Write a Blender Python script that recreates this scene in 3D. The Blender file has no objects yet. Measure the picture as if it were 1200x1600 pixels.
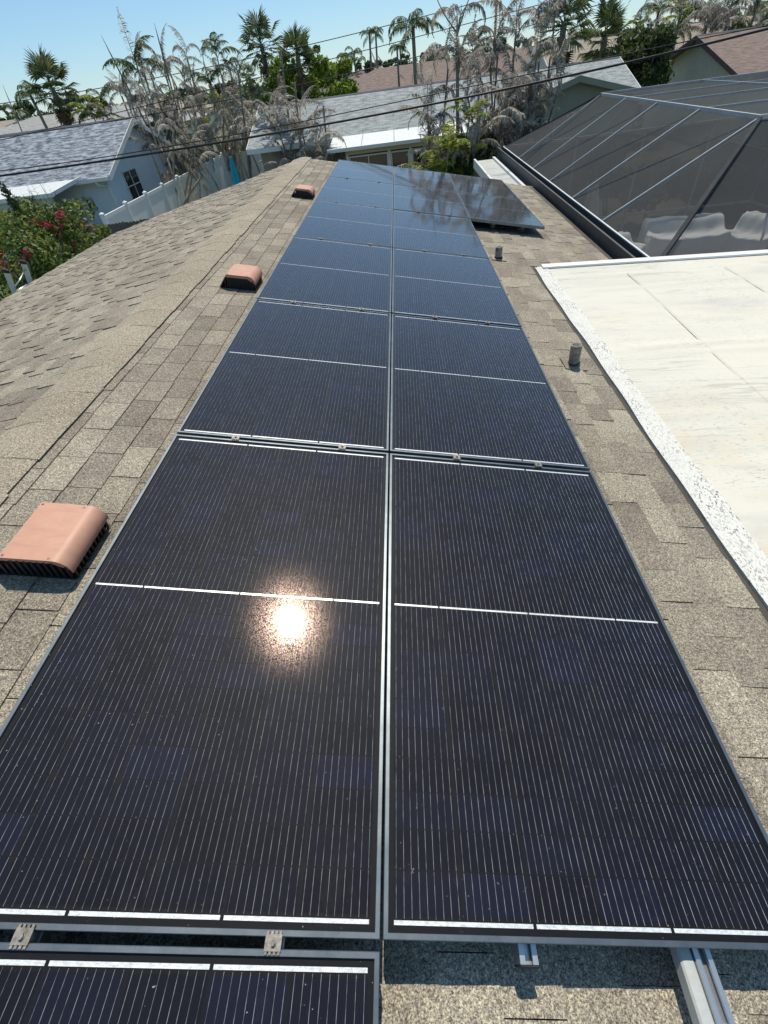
import bpy, math, random
import numpy as np
from mathutils import Matrix, Vector

random.seed(7)
R = math.radians
PI = math.pi
scene = bpy.context.scene
COL = scene.collection

# ------------------------------------------------------------------ camera
PITCH = R(11.25)                     # roof pitch
Z0 = 3.60                            # height of the panel plane at its near seam
CAMLOC = Vector((0.14147, -0.01157, 4.95057))
FPX = 689.587                        # focal length in pixels of the 1200 px wide photograph


def _rot(w):
    w = np.array(w, float); th = np.linalg.norm(w); k = w / th
    K = np.array([[0, -k[2], k[1]], [k[2], 0, -k[0]], [-k[1], k[0], 0]])
    return np.eye(3) + math.sin(th) * K + (1 - math.cos(th)) * K @ K


_a = R(45)
_z = np.array([0, math.cos(_a), -math.sin(_a)]); _x = np.array([1., 0, 0]); _y = np.cross(_z, _x)
_M = np.array([[math.cos(PITCH), 0, math.sin(PITCH)], [0, 1, 0], [-math.sin(PITCH), 0, math.cos(PITCH)]])
_O = np.array([0, 0, Z0])
_CAM = _O + _M @ np.array([-0.1247323, -0.0115691, 1.3522144])
_RW = _rot([0.0080135, -0.0553728, 0.0807375]) @ np.array([_x, _y, _z]) @ _M.T

cam_d = bpy.data.cameras.new('camera')
cam = bpy.data.objects.new('camera', cam_d); COL.objects.link(cam)
cam_d.sensor_fit = 'HORIZONTAL'; cam_d.sensor_width = 36.0
cam_d.lens = FPX / 1200 * 36.0
cam_d.clip_start = 0.05; cam_d.clip_end = 3000
mw = Matrix.Identity(4)
for i in range(3):
    mw[i][0] = _RW[0][i]; mw[i][1] = -_RW[1][i]; mw[i][2] = -_RW[2][i]; mw[i][3] = _CAM[i]
cam.matrix_world = mw
scene.camera = cam

# ------------------------------------------------------------------ sky, sun, exposure
SUN_EL, SUN_AZ = 60.2, 5.0           # azimuth from +y towards +x
world = bpy.data.worlds.new('World'); scene.world = world; world.use_nodes = True
wn = world.node_tree; wn.nodes.clear()
sky = wn.nodes.new('ShaderNodeTexSky'); sky.sky_type = 'NISHITA'; sky.sun_disc = False
sky.sun_elevation = R(SUN_EL); sky.sun_rotation = R(SUN_AZ)
sky.altitude = 600; sky.air_density = 1.0; sky.dust_density = 0.0; sky.ozone_density = 2.5
bg = wn.nodes.new('ShaderNodeBackground'); bg.inputs[1].default_value = 0.115
wo = wn.nodes.new('ShaderNodeOutputWorld')
tint = wn.nodes.new('ShaderNodeMix'); tint.data_type = 'RGBA'; tint.blend_type = 'MULTIPLY'; tint.inputs[0].default_value = 1.0
tint.inputs[7].default_value = (0.70, 0.83, 0.94, 1)   # even white balance of the whole sky
wn.links.new(sky.outputs[0], tint.inputs[6]); veil = wn.nodes.new('ShaderNodeMix'); veil.data_type = 'RGBA'; veil.inputs[0].default_value = 0.33
veil.inputs[7].default_value = (2.55, 4.45, 6.0, 1)      # thin even brightness over the whole dome
wn.links.new(tint.outputs[2], veil.inputs[6]); wn.links.new(veil.outputs[2], bg.inputs[0]); wn.links.new(bg.outputs[0], wo.inputs[0])
sun_d = bpy.data.lights.new('sun', 'SUN'); sun_d.energy = 4.3; sun_d.angle = R(0.53); sun_d.color = (1.0, 0.92, 0.77)
sun = bpy.data.objects.new('sun', sun_d); COL.objects.link(sun)
sd = Vector((math.sin(R(SUN_AZ)) * math.cos(R(SUN_EL)), math.cos(R(SUN_AZ)) * math.cos(R(SUN_EL)), math.sin(R(SUN_EL))))
sun.rotation_euler = sd.to_track_quat('Z', 'Y').to_euler(); sun.location = (0, 0, 30)
vs = scene.view_settings
vs.view_transform = 'Standard'; vs.look = 'None'; vs.gamma = 1; vs.exposure = 0.10; vs.use_curve_mapping = False
cy = scene.cycles
cy.use_denoising = True; cy.max_bounces = 7; cy.diffuse_bounces = 2; cy.glossy_bounces = 3
cy.transparent_max_bounces = 24; cy.caustics_reflective = False; cy.caustics_refractive = False
cy.sample_clamp_indirect = 6.0

# ------------------------------------------------------------------ pixel -> place helpers


def _ray(px, py):
    return _RW.T @ np.array([(px - 600) / FPX, (py - 800) / FPX, 1.0])


def at_y(px, py, y):
    d = _ray(px, py); p = _CAM + d * ((y - _CAM[1]) / d[1]); return Vector(p)


def hz(px, py, z):
    d = _ray(px, py); p = _CAM + d * ((z - _CAM[2]) / d[2]); return Vector(p)


def pix(p):
    c = _RW @ (np.array(p, float) - _CAM)
    if c[2] < 0.05: return (-9e9, -9e9)
    return (600 + FPX * c[0] / c[2], 800 + FPX * c[1] / c[2])


# ------------------------------------------------------------------ material helpers
def new_mat(name):
    m = bpy.data.materials.new(name); m.use_nodes = True
    nt = m.node_tree; nt.nodes.clear()
    return m, nt, nt.nodes, nt.links


def N(nt, t, **kw):
    n = nt.nodes.new(t)
    for k, v in kw.items():
        if k.startswith('i_'):
            key = k[2:]
            n.inputs[int(key) if key.isdigit() else key.replace('_', ' ')].default_value = v
        else:
            setattr(n, k, v)
    return n


def ramp(nt, fac, stops):
    r = nt.nodes.new('ShaderNodeValToRGB')
    e = r.color_ramp.elements
    while len(e) < len(stops): e.new(0.5)
    for el, (p, c) in zip(e, stops):
        el.position = p; el.color = (*c, 1) if len(c) == 3 else c
    nt.links.new(fac, r.inputs[0])
    return r.outputs[0]


def mixc(nt, fac, a, b, mode='MIX'):
    m = nt.nodes.new('ShaderNodeMix'); m.data_type = 'RGBA'; m.blend_type = mode
    for s, v in ((0, fac), (6, a), (7, b)):
        if isinstance(v, (int, float)): m.inputs[s].default_value = v
        elif isinstance(v, tuple): m.inputs[s].default_value = (*v, 1)
        else: nt.links.new(v, m.inputs[s])
    return m.outputs[2]


def noise(nt, vec, scale, detail=3, rough=0.6):
    n = N(nt, 'ShaderNodeTexNoise', i_Scale=scale, i_Detail=detail, i_Roughness=rough)
    if vec is not None: nt.links.new(vec, n.inputs['Vector'])
    return n.outputs[0]


def math_n(nt, op, a, b=None):
    n = nt.nodes.new('ShaderNodeMath'); n.operation = op
    for i, v in enumerate((a, b)):
        if v is None: continue
        if isinstance(v, (int, float)): n.inputs[i].default_value = v
        else: nt.links.new(v, n.inputs[i])
    return n.outputs[0]


def scaled(nt, vec, s):
    m = nt.nodes.new('ShaderNodeMapping'); m.inputs['Scale'].default_value = s
    nt.links.new(vec, m.inputs[0]); return m.outputs[0]


def finish(nt, color, rough=0.8, metal=0.0, bump=None, bstr=0.3, bdist=0.01, spec=0.5):
    b = nt.nodes.new('ShaderNodeBsdfPrincipled'); o = nt.nodes.new('ShaderNodeOutputMaterial')
    if isinstance(color, tuple): b.inputs['Base Color'].default_value = (*color, 1)
    else: nt.links.new(color, b.inputs['Base Color'])
    if isinstance(rough, (int, float)): b.inputs['Roughness'].default_value = rough
    else: nt.links.new(rough, b.inputs['Roughness'])
    b.inputs['Metallic'].default_value = metal
    b.inputs['Specular IOR Level'].default_value = spec
    if bump is not None:
        bn = nt.nodes.new('ShaderNodeBump'); bn.inputs['Strength'].default_value = bstr; bn.inputs['Distance'].default_value = bdist
        nt.links.new(bump, bn.inputs['Height']); nt.links.new(bn.outputs[0], b.inputs['Normal'])
    nt.links.new(b.outputs[0], o.inputs[0])
    return b


def rand_val(nt):
    """a number per piece: per mesh island in a joined mesh, per object otherwise"""
    g = nt.nodes.new('ShaderNodeNewGeometry'); o = nt.nodes.new('ShaderNodeObjectInfo')
    s = math_n(nt, 'ADD', g.outputs['Random Per Island'], o.outputs['Random'])
    return math_n(nt, 'FRACT', s), g.outputs['Position']


def mottled(name, c1, c2, scale=6, rough=0.8, metal=0.0, bstr=0.15, spec=0.4, fine=120):
    m, nt, _, _ = new_mat(name)
    g = nt.nodes.new('ShaderNodeNewGeometry')
    n1 = noise(nt, g.outputs['Position'], scale, 5)
    col = ramp(nt, n1, [(0.32, c1), (0.68, c2)])
    n2 = noise(nt, g.outputs['Position'], fine, 2)
    col = mixc(nt, 0.12, col, n2, 'OVERLAY')
    finish(nt, col, rough, metal, n2, bstr, 0.003, spec)
    return m


MAT = {}


def shingle_mat(name, dark, mid, light, gran=230, purple=(0.20, 0.15, 0.13)):
    m, nt, _, _ = new_mat(name)
    r, pos = rand_val(nt)
    base = ramp(nt, r, [(0.0, dark), (0.22, mid), (0.5, light), (0.72, mid), (0.9, purple), (1.0, dark)])
    cl = noise(nt, pos, 5.0, 5, 0.7)
    base = mixc(nt, 0.38, base, ramp(nt, cl, [(0.3, dark), (0.5, mid), (0.72, light)]))
    weather = noise(nt, pos, 0.9, 4)
    base = mixc(nt, 0.30, base, ramp(nt, weather, [(0.35, (0.35, 0.33, 0.31)), (0.65, (0.62, 0.60, 0.55))]), 'SOFT_LIGHT')
    gr = noise(nt, pos, gran, 2, 0.75)
    gr2 = noise(nt, pos, gran * 0.42, 2, 0.7)
    gcol = ramp(nt, gr, [(0.32, (0.10, 0.09, 0.08)), (0.5, (0.5, 0.5, 0.5)), (0.66, (1.0, 0.96, 0.86))])
    gcol2 = ramp(nt, gr2, [(0.34, (0.2, 0.18, 0.17)), (0.5, (0.5, 0.5, 0.5)), (0.66, (0.85, 0.82, 0.72))])
    base = mixc(nt, 0.92, base, gcol, 'OVERLAY')
    base = mixc(nt, 0.60, base, gcol2, 'OVERLAY')
    finish(nt, base, 0.92, 0, gr, 0.55, 0.003, 0.25)
    return m


MAT['shingle'] = shingle_mat('roof shingle granules', (0.155, 0.140, 0.121), (0.246, 0.225, 0.193), (0.345, 0.319, 0.272), purple=(0.200, 0.174, 0.156))
MAT['shingle_left'] = MAT['shingle']
MAT['cap'] = shingle_mat('ridge cap granules', (0.268, 0.238, 0.196), (0.298, 0.266, 0.220), (0.330, 0.296, 0.245), gran=230, purple=(0.28, 0.247, 0.207))


def far_shingle(name, c1, c2, c3, sx, sy):
    """roof too far away to tell its shingles apart: mottled courses in the slope's own coordinates"""
    m, nt, _, _ = new_mat(name)
    tc = nt.nodes.new('ShaderNodeTexCoord')
    br = N(nt, 'ShaderNodeTexBrick', i_Scale=1.0, i_Mortar_Size=0.012, i_Bias=0.0)
    br.inputs['Brick Width'].default_value = sx; br.inputs['Row Height'].default_value = sy
    br.inputs['Color1'].default_value = (*c1, 1); br.inputs['Color2'].default_value = (*c2, 1); br.inputs['Mortar'].default_value = (*[v * 0.6 for v in c1], 1)
    nt.links.new(tc.outputs['Object'], br.inputs['Vector'])
    n1 = noise(nt, scaled(nt, tc.outputs['Object'], (2.2, 5.5, 1)), 1.0, 3, 0.7)
    col = mixc(nt, ramp(nt, n1, [(0.42, (0, 0, 0)), (0.6, (1, 1, 1))]), br.outputs[0], c3)
    n2 = noise(nt, tc.outputs['Object'], 60, 2)
    col = mixc(nt, 0.25, col, n2, 'OVERLAY')
    finish(nt, col, 0.9, 0, n2, 0.3, 0.01, 0.25)
    return m


MAT['blue_shingle'] = far_shingle('blue grey shingle', (0.085, 0.097, 0.125), (0.17, 0.19, 0.23), (0.36, 0.40, 0.45), 0.32, 0.15)
MAT['pale_shingle'] = far_shingle('pale grey shingle', (0.20, 0.225, 0.23), (0.27, 0.295, 0.30), (0.36, 0.385, 0.385), 0.32, 0.15)
MAT['brown_shingle'] = far_shingle('brown shingle', (0.16, 0.115, 0.10), (0.21, 0.155, 0.135), (0.25, 0.19, 0.165), 0.32, 0.15)
MAT['tan_shingle'] = far_shingle('tan shingle', (0.27, 0.225, 0.18), (0.33, 0.28, 0.225), (0.38, 0.33, 0.27), 0.32, 0.15)
MAT['grey_shingle'] = far_shingle('light grey shingle', (0.27, 0.27, 0.26), (0.33, 0.33, 0.32), (0.38, 0.38, 0.365), 0.32, 0.15)
MAT['deck'] = mottled('roof felt', (0.055, 0.048, 0.042), (0.085, 0.075, 0.064), 8)
MAT['stucco_cream'] = mottled('cream stucco', (0.66, 0.62, 0.52), (0.74, 0.69, 0.59), 3, 0.9)
MAT['stucco_blue'] = mottled('pale blue stucco', (0.62, 0.70, 0.75), (0.69, 0.76, 0.80), 2, 0.9)
MAT['stucco_green'] = mottled('grey green stucco', (0.245, 0.25, 0.205), (0.285, 0.285, 0.235), 2, 0.9)
MAT['stucco_tan'] = mottled('tan stucco', (0.34, 0.29, 0.22), (0.40, 0.345, 0.27), 2, 0.9)
MAT['stucco_beige'] = mottled('beige painted board', (0.58, 0.49, 0.33), (0.64, 0.55, 0.39), 2, 0.75)
MAT['white_paint'] = mottled('white painted trim', (0.70, 0.69, 0.66), (0.76, 0.75, 0.72), 4, 0.55)
MAT['vinyl'] = mottled('white vinyl', (0.84, 0.84, 0.83), (0.89, 0.89, 0.88), 1.5, 0.45, bstr=0.03)
MAT['brown_trim'] = mottled('dark brown trim', (0.11, 0.08, 0.07), (0.15, 0.11, 0.095), 4, 0.7)
MAT['ridge_dark'] = mottled('dark ridge vent and painted shadow', (0.05, 0.055, 0.075), (0.085, 0.09, 0.11), 3, 0.9)  # dark cap of the blue roof; on the pale roof a painted ridge shadow
MAT['aluminium'] = mottled('mill aluminium', (0.58, 0.59, 0.60), (0.68, 0.69, 0.70), 9, 0.34, 0.85, 0.05)
MAT['pan_alu'] = mottled('weathered aluminium pan', (0.33, 0.34, 0.33), (0.44, 0.45, 0.43), 2.5, 0.55, 0.2, 0.05)
MAT['bronze'] = mottled('dark bronze gutter', (0.055, 0.057, 0.06), (0.085, 0.087, 0.09), 5, 0.55, 0.2)
MAT['hip_dark'] = mottled('matt dark grey beam', (0.045, 0.047, 0.05), (0.07, 0.072, 0.075), 5, 0.9, 0.0, 0.03, 0.1)
MAT['white_alu'] = mottled('white aluminium beam', (0.62, 0.63, 0.62), (0.74, 0.75, 0.74), 6, 0.45, 0.0, 0.03)
MAT['dull_alu'] = mottled('dull white aluminium', (0.34, 0.345, 0.345), (0.44, 0.445, 0.445), 6, 0.6, 0.0, 0.03)
MAT['grey_alu'] = mottled('grey aluminium beam', (0.20, 0.21, 0.215), (0.27, 0.28, 0.285), 6, 0.5, 0.2, 0.03)
MAT['glass_dark'] = mottled('dark window glass', (0.010, 0.012, 0.014), (0.022, 0.026, 0.028), 1.2, 0.06, 0, 0.0, 0.6)
MAT['black_plastic'] = mottled('black plastic', (0.012, 0.012, 0.013), (0.022, 0.021, 0.022), 20, 0.55)
MAT['black_cloth'] = mottled('black cover cloth', (0.012, 0.013, 0.016), (0.03, 0.03, 0.035), 5, 0.8)
MAT['wire_black'] = mottled('black cable', (0.012, 0.012, 0.016), (0.02, 0.02, 0.026), 10, 0.5)
MAT['wood_grey'] = mottled('weathered fence wood', (0.115, 0.10, 0.085), (0.20, 0.18, 0.15), 7, 0.9)
MAT['wood_brown'] = mottled('brown post wood', (0.08, 0.055, 0.04), (0.14, 0.10, 0.075), 9, 0.9)
MAT['teal'] = mottled('teal umbrella canvas', (0.015, 0.30, 0.40), (0.03, 0.42, 0.52), 6, 0.85)
MAT['grey_cover'] = mottled('grey furniture cover', (0.78, 0.78, 0.76), (0.86, 0.86, 0.84), 3, 0.85)
MAT['tan_cover'] = mottled('faded beige umbrella cover', (0.36, 0.33, 0.28), (0.46, 0.43, 0.37), 5, 0.9)
MAT['paver'] = mottled('deck pavers', (0.36, 0.27, 0.20), (0.46, 0.36, 0.28), 3, 0.9)
MAT['lead'] = mottled('weathered lead flashing', (0.12, 0.11, 0.095), (0.36, 0.33, 0.28), 26, 0.7, 0.1, 0.5)
MAT['pipe_shadow'] = mottled('black pipe boot', (0.012, 0.014, 0.018), (0.028, 0.03, 0.036), 20, 0.6)
MAT['steel_dull'] = mottled('dull galvanised clamp', (0.15, 0.135, 0.12), (0.34, 0.315, 0.28), 70, 0.5, 0.4)
MAT['conduit'] = mottled('light grey conduit', (0.40, 0.415, 0.40), (0.48, 0.495, 0.48), 4, 0.45, 0.0, 0.02)
MAT['sage_paint'] = MAT['vinyl']
MAT['fibreglass'] = mottled('pale ladder rail', (0.50, 0.51, 0.47), (0.62, 0.63, 0.58), 8, 0.5)


def clay_vent():
    m, nt, _, _ = new_mat('terracotta painted vent hood')
    tc = nt.nodes.new('ShaderNodeTexCoord')
    n1 = noise(nt, tc.outputs['Object'], 14, 5)
    n2 = noise(nt, tc.outputs['Object'], 420, 2)
    col = ramp(nt, n1, [(0.3, (0.49, 0.250, 0.172)), (0.7, (0.56, 0.300, 0.208))])
    col = mixc(nt, 0.22, col, n2, 'OVERLAY')
    st = ramp(nt, noise(nt, scaled(nt, tc.outputs['Object'], (6, 26, 10)), 1.0, 5, 0.7), [(0.5, (0, 0, 0)), (0.72, (1, 1, 1))])
    col = mixc(nt, math_n(nt, 'MULTIPLY', st, 0.45), col, (0.36, 0.20, 0.15))
    rg = nt.nodes.new('ShaderNodeMapRange'); rg.inputs[3].default_value = 0.42; rg.inputs[4].default_value = 0.62; nt.links.new(n1, rg.inputs[0])
    finish(nt, col, rg.outputs[0], 0.0, n2, 0.25, 0.0012, 0.4)
    return m


MAT['vent'] = clay_vent()


def membrane():
    m, nt, _, _ = new_mat('white coated roof membrane')
    g = nt.nodes.new('ShaderNodeNewGeometry'); p = g.outputs['Position']
    n1 = noise(nt, scaled(nt, p, (0.35, 1.3, 1)), 1.0, 5)
    base = ramp(nt, n1, [(0.3, (0.58, 0.56, 0.49)), (0.55, (0.65, 0.625, 0.545)), (0.75, (0.63, 0.585, 0.465))])
    mask = ramp(nt, noise(nt, p, 1.1, 3), [(0.38, (0, 0, 0)), (0.58, (1, 1, 1))])
    sp = ramp(nt, noise(nt, scaled(nt, p, (24, 70, 30)), 1.0, 4, 0.8), [(0.56, (0, 0, 0)), (0.66, (1, 1, 1))])
    spm = math_n(nt, 'MULTIPLY', sp, mask)
    base = mixc(nt, math_n(nt, 'MULTIPLY', spm, 0.75), base, (0.27, 0.27, 0.26))
    big = ramp(nt, noise(nt, scaled(nt, p, (0.9, 3.0, 1)), 1.0, 6, 0.7), [(0.52, (0, 0, 0)), (0.7, (1, 1, 1))])
    base = mixc(nt, math_n(nt, 'MULTIPLY', big, 0.6), base, (0.48, 0.475, 0.45))
    ln = ramp(nt, noise(nt, scaled(nt, p, (0.45, 5.5, 1)), 1.0, 5, 0.55), [(0.485, (0, 0, 0)), (0.50, (1, 1, 1)), (0.515, (0, 0, 0))])
    lm = ramp(nt, noise(nt, p, 0.8, 2), [(0.42, (0, 0, 0)), (0.6, (1, 1, 1))])
    base = mixc(nt, math_n(nt, 'MULTIPLY', math_n(nt, 'MULTIPLY', ln, lm), 0.75), base, (0.36, 0.35, 0.32))
    # rusty yellow stains near the shingle edge
    st = ramp(nt, noise(nt, scaled(nt, p, (1.2, 2.2, 1)), 1.3, 4), [(0.47, (0, 0, 0)), (0.66, (1, 1, 1))])
    sx = nt.nodes.new('ShaderNodeSeparateXYZ'); nt.links.new(p, sx.inputs[0])
    nr = nt.nodes.new('ShaderNodeMapRange'); nr.inputs[1].default_value = 2.9; nr.inputs[2].default_value = 1.5
    nt.links.new(sx.outputs[1], nr.inputs[0])
    base = mixc(nt, math_n(nt, 'MULTIPLY', math_n(nt, 'MULTIPLY', st, nr.outputs[0]), 0.6), base, (0.62, 0.43, 0.20))
    finish(nt, base, 0.75, 0, noise(nt, p, 60, 3), 0.18, 0.004, 0.3)
    return m


MAT['membrane'] = membrane()


def chipped():
    m, nt, _, _ = new_mat('chipped white edge coating')
    g = nt.nodes.new('ShaderNodeNewGeometry'); p = g.outputs['Position']
    mask = ramp(nt, noise(nt, p, 3.2, 4), [(0.36, (0, 0, 0)), (0.56, (1, 1, 1))])
    sp = ramp(nt, noise(nt, scaled(nt, p, (120, 52, 80)), 1.0, 4, 0.75), [(0.555, (0, 0, 0)), (0.585, (1, 1, 1))])
    base = mixc(nt, noise(nt, p, 5, 4), (0.63, 0.62, 0.58), (0.70, 0.69, 0.65))
    base = mixc(nt, math_n(nt, 'MULTIPLY', sp, mask), base, (0.14, 0.135, 0.13))
    finish(nt, base, 0.7, 0, sp, 0.5, 0.002, 0.3)
    return m


MAT['chipped'] = chipped()


def pv_cell():
    m, nt, _, _ = new_mat('monocrystalline cell')
    r, pos = rand_val(nt)
    tc = nt.nodes.new('ShaderNodeTexCoord')
    col = ramp(nt, r, [(0.0, (0.0058, 0.0060, 0.0098)), (0.5, (0.0074, 0.0079, 0.0145)), (0.85, (0.0078, 0.0087, 0.0185)), (1.0, (0.0086, 0.0100, 0.0250))])
    w = N(nt, 'ShaderNodeTexWave', i_Scale=170.0, wave_type='BANDS', bands_direction='X')
    nt.links.new(tc.outputs['Object'], w.inputs[0])
    col = mixc(nt, 0.35, col, w.outputs[0], 'OVERLAY')
    finish(nt, col, 0.5, 0, None, spec=0.08)
    return m


MAT['cell'] = pv_cell()
MAT['backsheet'] = mottled('black backsheet', (0.0018, 0.0018, 0.0028), (0.0022, 0.0022, 0.0034), 20, 0.6, 0, 0.0, 0.2)


def ribbon(name, c1, c2, scale, metal, rough):
    m, nt, _, _ = new_mat(name)
    g = nt.nodes.new('ShaderNodeNewGeometry')
    n = noise(nt, scaled(nt, g.outputs['Position'], scale), 1.0, 3, 0.7)
    col = ramp(nt, n, [(0.36, c1), (0.6, c2)])
    finish(nt, col, rough, metal, n, 0.3, 0.001, 0.5)
    return m


MAT['bar'] = ribbon('tinned interconnect ribbon', (0.62, 0.64, 0.66), (0.92, 0.93, 0.93), (90, 220, 90), 0.25, 0.35)
MAT['wire'] = ribbon('busbar wire', (0.16, 0.16, 0.165), (0.78, 0.78, 0.77), (60, 22, 60), 0.2, 0.4)
MAT['frame'] = mottled('black anodised frame', (0.14, 0.165, 0.185), (0.20, 0.225, 0.25), 14, 0.38, 0.8, 0.03)


def pv_glass():
    m, nt, nodes, links = new_mat('solar glass')
    g = nt.nodes.new('ShaderNodeNewGeometry'); p = g.outputs['Position']
    tr = N(nt, 'ShaderNodeBsdfTransparent'); tr.inputs[0].default_value = (0.97, 0.975, 0.98, 1)
    g1 = N(nt, 'ShaderNodeBsdfGlossy', i_Roughness=0.056, distribution='GGX')
    g2 = N(nt, 'ShaderNodeBsdfGlossy', i_Roughness=0.172, distribution='BECKMANN'); g2.inputs[0].default_value = (1.0, 0.76, 0.66, 1)
    wnz = N(nt, 'ShaderNodeTexWhiteNoise', noise_dimensions='3D')
    sn = N(nt, 'ShaderNodeVectorMath', operation='SNAP'); sn.inputs[1].default_value = (0.0019, 0.0019, 0.5)
    links.new(p, sn.inputs[0]); links.new(sn.outputs[0], wnz.inputs[0])
    spk = ramp(nt, wnz.outputs[0], [(0.42, (0.0, 0.0, 0.0)), (0.95, (1, 1, 1))])
    links.new(mixc(nt, 0.35, (1.0, 0.76, 0.64), wnz.outputs[1]), g2.inputs[0])
    mx = N(nt, 'ShaderNodeMixShader'); links.new(math_n(nt, 'MULTIPLY', spk, 0.80), mx.inputs[0]); links.new(g1.outputs[0], mx.inputs[1]); links.new(g2.outputs[0], mx.inputs[2])
    dt = N(nt, 'ShaderNodeVectorMath', operation='DOT_PRODUCT'); links.new(g.outputs['Normal'], dt.inputs[0]); links.new(g.outputs['Incoming'], dt.inputs[1])
    om = math_n(nt, 'SUBTRACT', 1.0, math_n(nt, 'ABSOLUTE', dt.outputs['Value']))
    fres = math_n(nt, 'ADD', math_n(nt, 'MULTIPLY', math_n(nt, 'POWER', om, 3.7), 0.97), 0.016)
    m2 = N(nt, 'ShaderNodeMixShader'); links.new(fres, m2.inputs[0]); links.new(tr.outputs[0], m2.inputs[1]); links.new(mx.outputs[0], m2.inputs[2])
    # thin film of dust
    du = N(nt, 'ShaderNodeBsdfDiffuse'); du.inputs[0].default_value = (0.55, 0.52, 0.48, 1)
    d1 = ramp(nt, noise(nt, p, 3.0, 5, 0.7), [(0.4, (0.0005, 0.0005, 0.0005)), (0.75, (0.006, 0.006, 0.006))])
    d2 = ramp(nt, noise(nt, p, 150, 1, 0.5), [(0.775, (0, 0, 0)), (0.80, (0.5, 0.5, 0.5))])
    d3 = ramp(nt, noise(nt, scaled(nt, p, (2.2, 1.3, 1)), 6.0, 6, 0.75), [(0.60, (0, 0, 0)), (0.64, (0.010, 0.010, 0.010)), (0.68, (0.001, 0.001, 0.001))])
    ad = math_n(nt, 'ADD', math_n(nt, 'ADD', d1, d2), d3)
    m3 = N(nt, 'ShaderNodeMixShader'); links.new(ad, m3.inputs[0]); links.new(m2.outputs[0], m3.inputs[1]); links.new(du.outputs[0], m3.inputs[2])
    o = N(nt, 'ShaderNodeOutputMaterial'); links.new(m3.outputs[0], o.inputs[0])
    return m


MAT['pv_glass'] = pv_glass()


def clear(name):
    m, nt, nodes, links = new_mat(name)
    tr = N(nt, 'ShaderNodeBsdfTransparent'); o = N(nt, 'ShaderNodeOutputMaterial'); links.new(tr.outputs[0], o.inputs[0])
    return m


MAT['glass_back'] = clear('solar glass underside')


def screen_mesh(name, lo, hi, c1, c2):
    m, nt, nodes, links = new_mat(name)
    g = nt.nodes.new('ShaderNodeNewGeometry'); p = g.outputs['Position']
    tr = N(nt, 'ShaderNodeBsdfTransparent')
    df = N(nt, 'ShaderNodeBsdfDiffuse')
    links.new(ramp(nt, noise(nt, p, 1.3, 5), [(0.3, c1), (0.7, c2)]), df.inputs[0])
    mx = N(nt, 'ShaderNodeMixShader')
    fac = ramp(nt, noise(nt, p, 0.8, 4), [(0.35, (lo, lo, lo)), (0.7, (hi, hi, hi))])
    links.new(fac, mx.inputs[0]); links.new(tr.outputs[0], mx.inputs[1]); links.new(df.outputs[0], mx.inputs[2])
    o = N(nt, 'ShaderNodeOutputMaterial'); links.new(mx.outputs[0], o.inputs[0])
    return m


MAT['screen_wall'] = screen_mesh('dark privacy screen mesh', 0.80, 0.90, (0.030, 0.033, 0.037), (0.045, 0.048, 0.052))
MAT['screen'] = screen_mesh('insect screen mesh', 0.47, 0.53, (0.095, 0.099, 0.103), (0.112, 0.116, 0.120))


def leaf_mat(name, stops, transl=0.35, rough=0.55, spread=1.0):
    m, nt, nodes, links = new_mat(name)
    gg = nt.nodes.new('ShaderNodeNewGeometry'); oi = nt.nodes.new('ShaderNodeObjectInfo'); pos = gg.outputs['Position']
    r = math_n(nt, 'FRACT', math_n(nt, 'ADD', math_n(nt, 'MULTIPLY', gg.outputs['Random Per Island'], spread), oi.outputs['Random']))
    col = ramp(nt, r, stops)
    col = mixc(nt, 0.2, col, noise(nt, pos, 3, 2), 'OVERLAY')
    b = N(nt, 'ShaderNodeBsdfPrincipled', i_Roughness=rough); links.new(col, b.inputs['Base Color'])
    b.inputs['Specular IOR Level'].default_value = 0.35
    t = N(nt, 'ShaderNodeBsdfTranslucent'); links.new(col, t.inputs[0])
    mx = N(nt, 'ShaderNodeMixShader', i_Fac=transl); links.new(b.outputs[0], mx.inputs[1]); links.new(t.outputs[0], mx.inputs[2])
    o = N(nt, 'ShaderNodeOutputMaterial'); links.new(mx.outputs[0], o.inputs[0])
    return m


MAT['frond_dead'] = leaf_mat('dead grey frond', [(0, (0.12, 0.10, 0.085)), (0.3, (0.30, 0.265, 0.23)), (0.6, (0.52, 0.485, 0.435)), (0.8, (0.46, 0.37, 0.25)), (0.9, (0.68, 0.655, 0.61)), (1, (0.82, 0.80, 0.76))], 0.40, 0.7, 0.4)
MAT['frond_tan'] = leaf_mat('dry tan frond', [(0, (0.20, 0.145, 0.09)), (0.5, (0.37, 0.29, 0.19)), (0.85, (0.50, 0.42, 0.30)), (1, (0.66, 0.62, 0.54))], 0.42, 0.7)
MAT['frond_green'] = leaf_mat('green palm frond', [(0, (0.035, 0.065, 0.018)), (0.5, (0.075, 0.13, 0.03)), (0.9, (0.15, 0.20, 0.045)), (1, (0.28, 0.25, 0.07))])
MAT['frond_yellow'] = leaf_mat('yellow green frond', [(0, (0.09, 0.16, 0.02)), (0.5, (0.24, 0.31, 0.04)), (1, (0.50, 0.46, 0.07))], 0.55)
MAT['fan_green'] = leaf_mat('fan palm leaf', [(0, (0.05, 0.075, 0.028)), (0.5, (0.10, 0.14, 0.05)), (0.85, (0.17, 0.20, 0.075)), (1, (0.32, 0.27, 0.15))], 0.38)
MAT['fan_dead'] = leaf_mat('brown dead fan leaf', [(0, (0.09, 0.06, 0.035)), (0.6, (0.17, 0.12, 0.075)), (1, (0.26, 0.20, 0.13))], 0.2)
MAT['leaf_bright'] = leaf_mat('bright green shrub leaf', [(0, (0.06, 0.12, 0.015)), (0.5, (0.14, 0.22, 0.02)), (1, (0.30, 0.36, 0.05))], 0.45)
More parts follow.
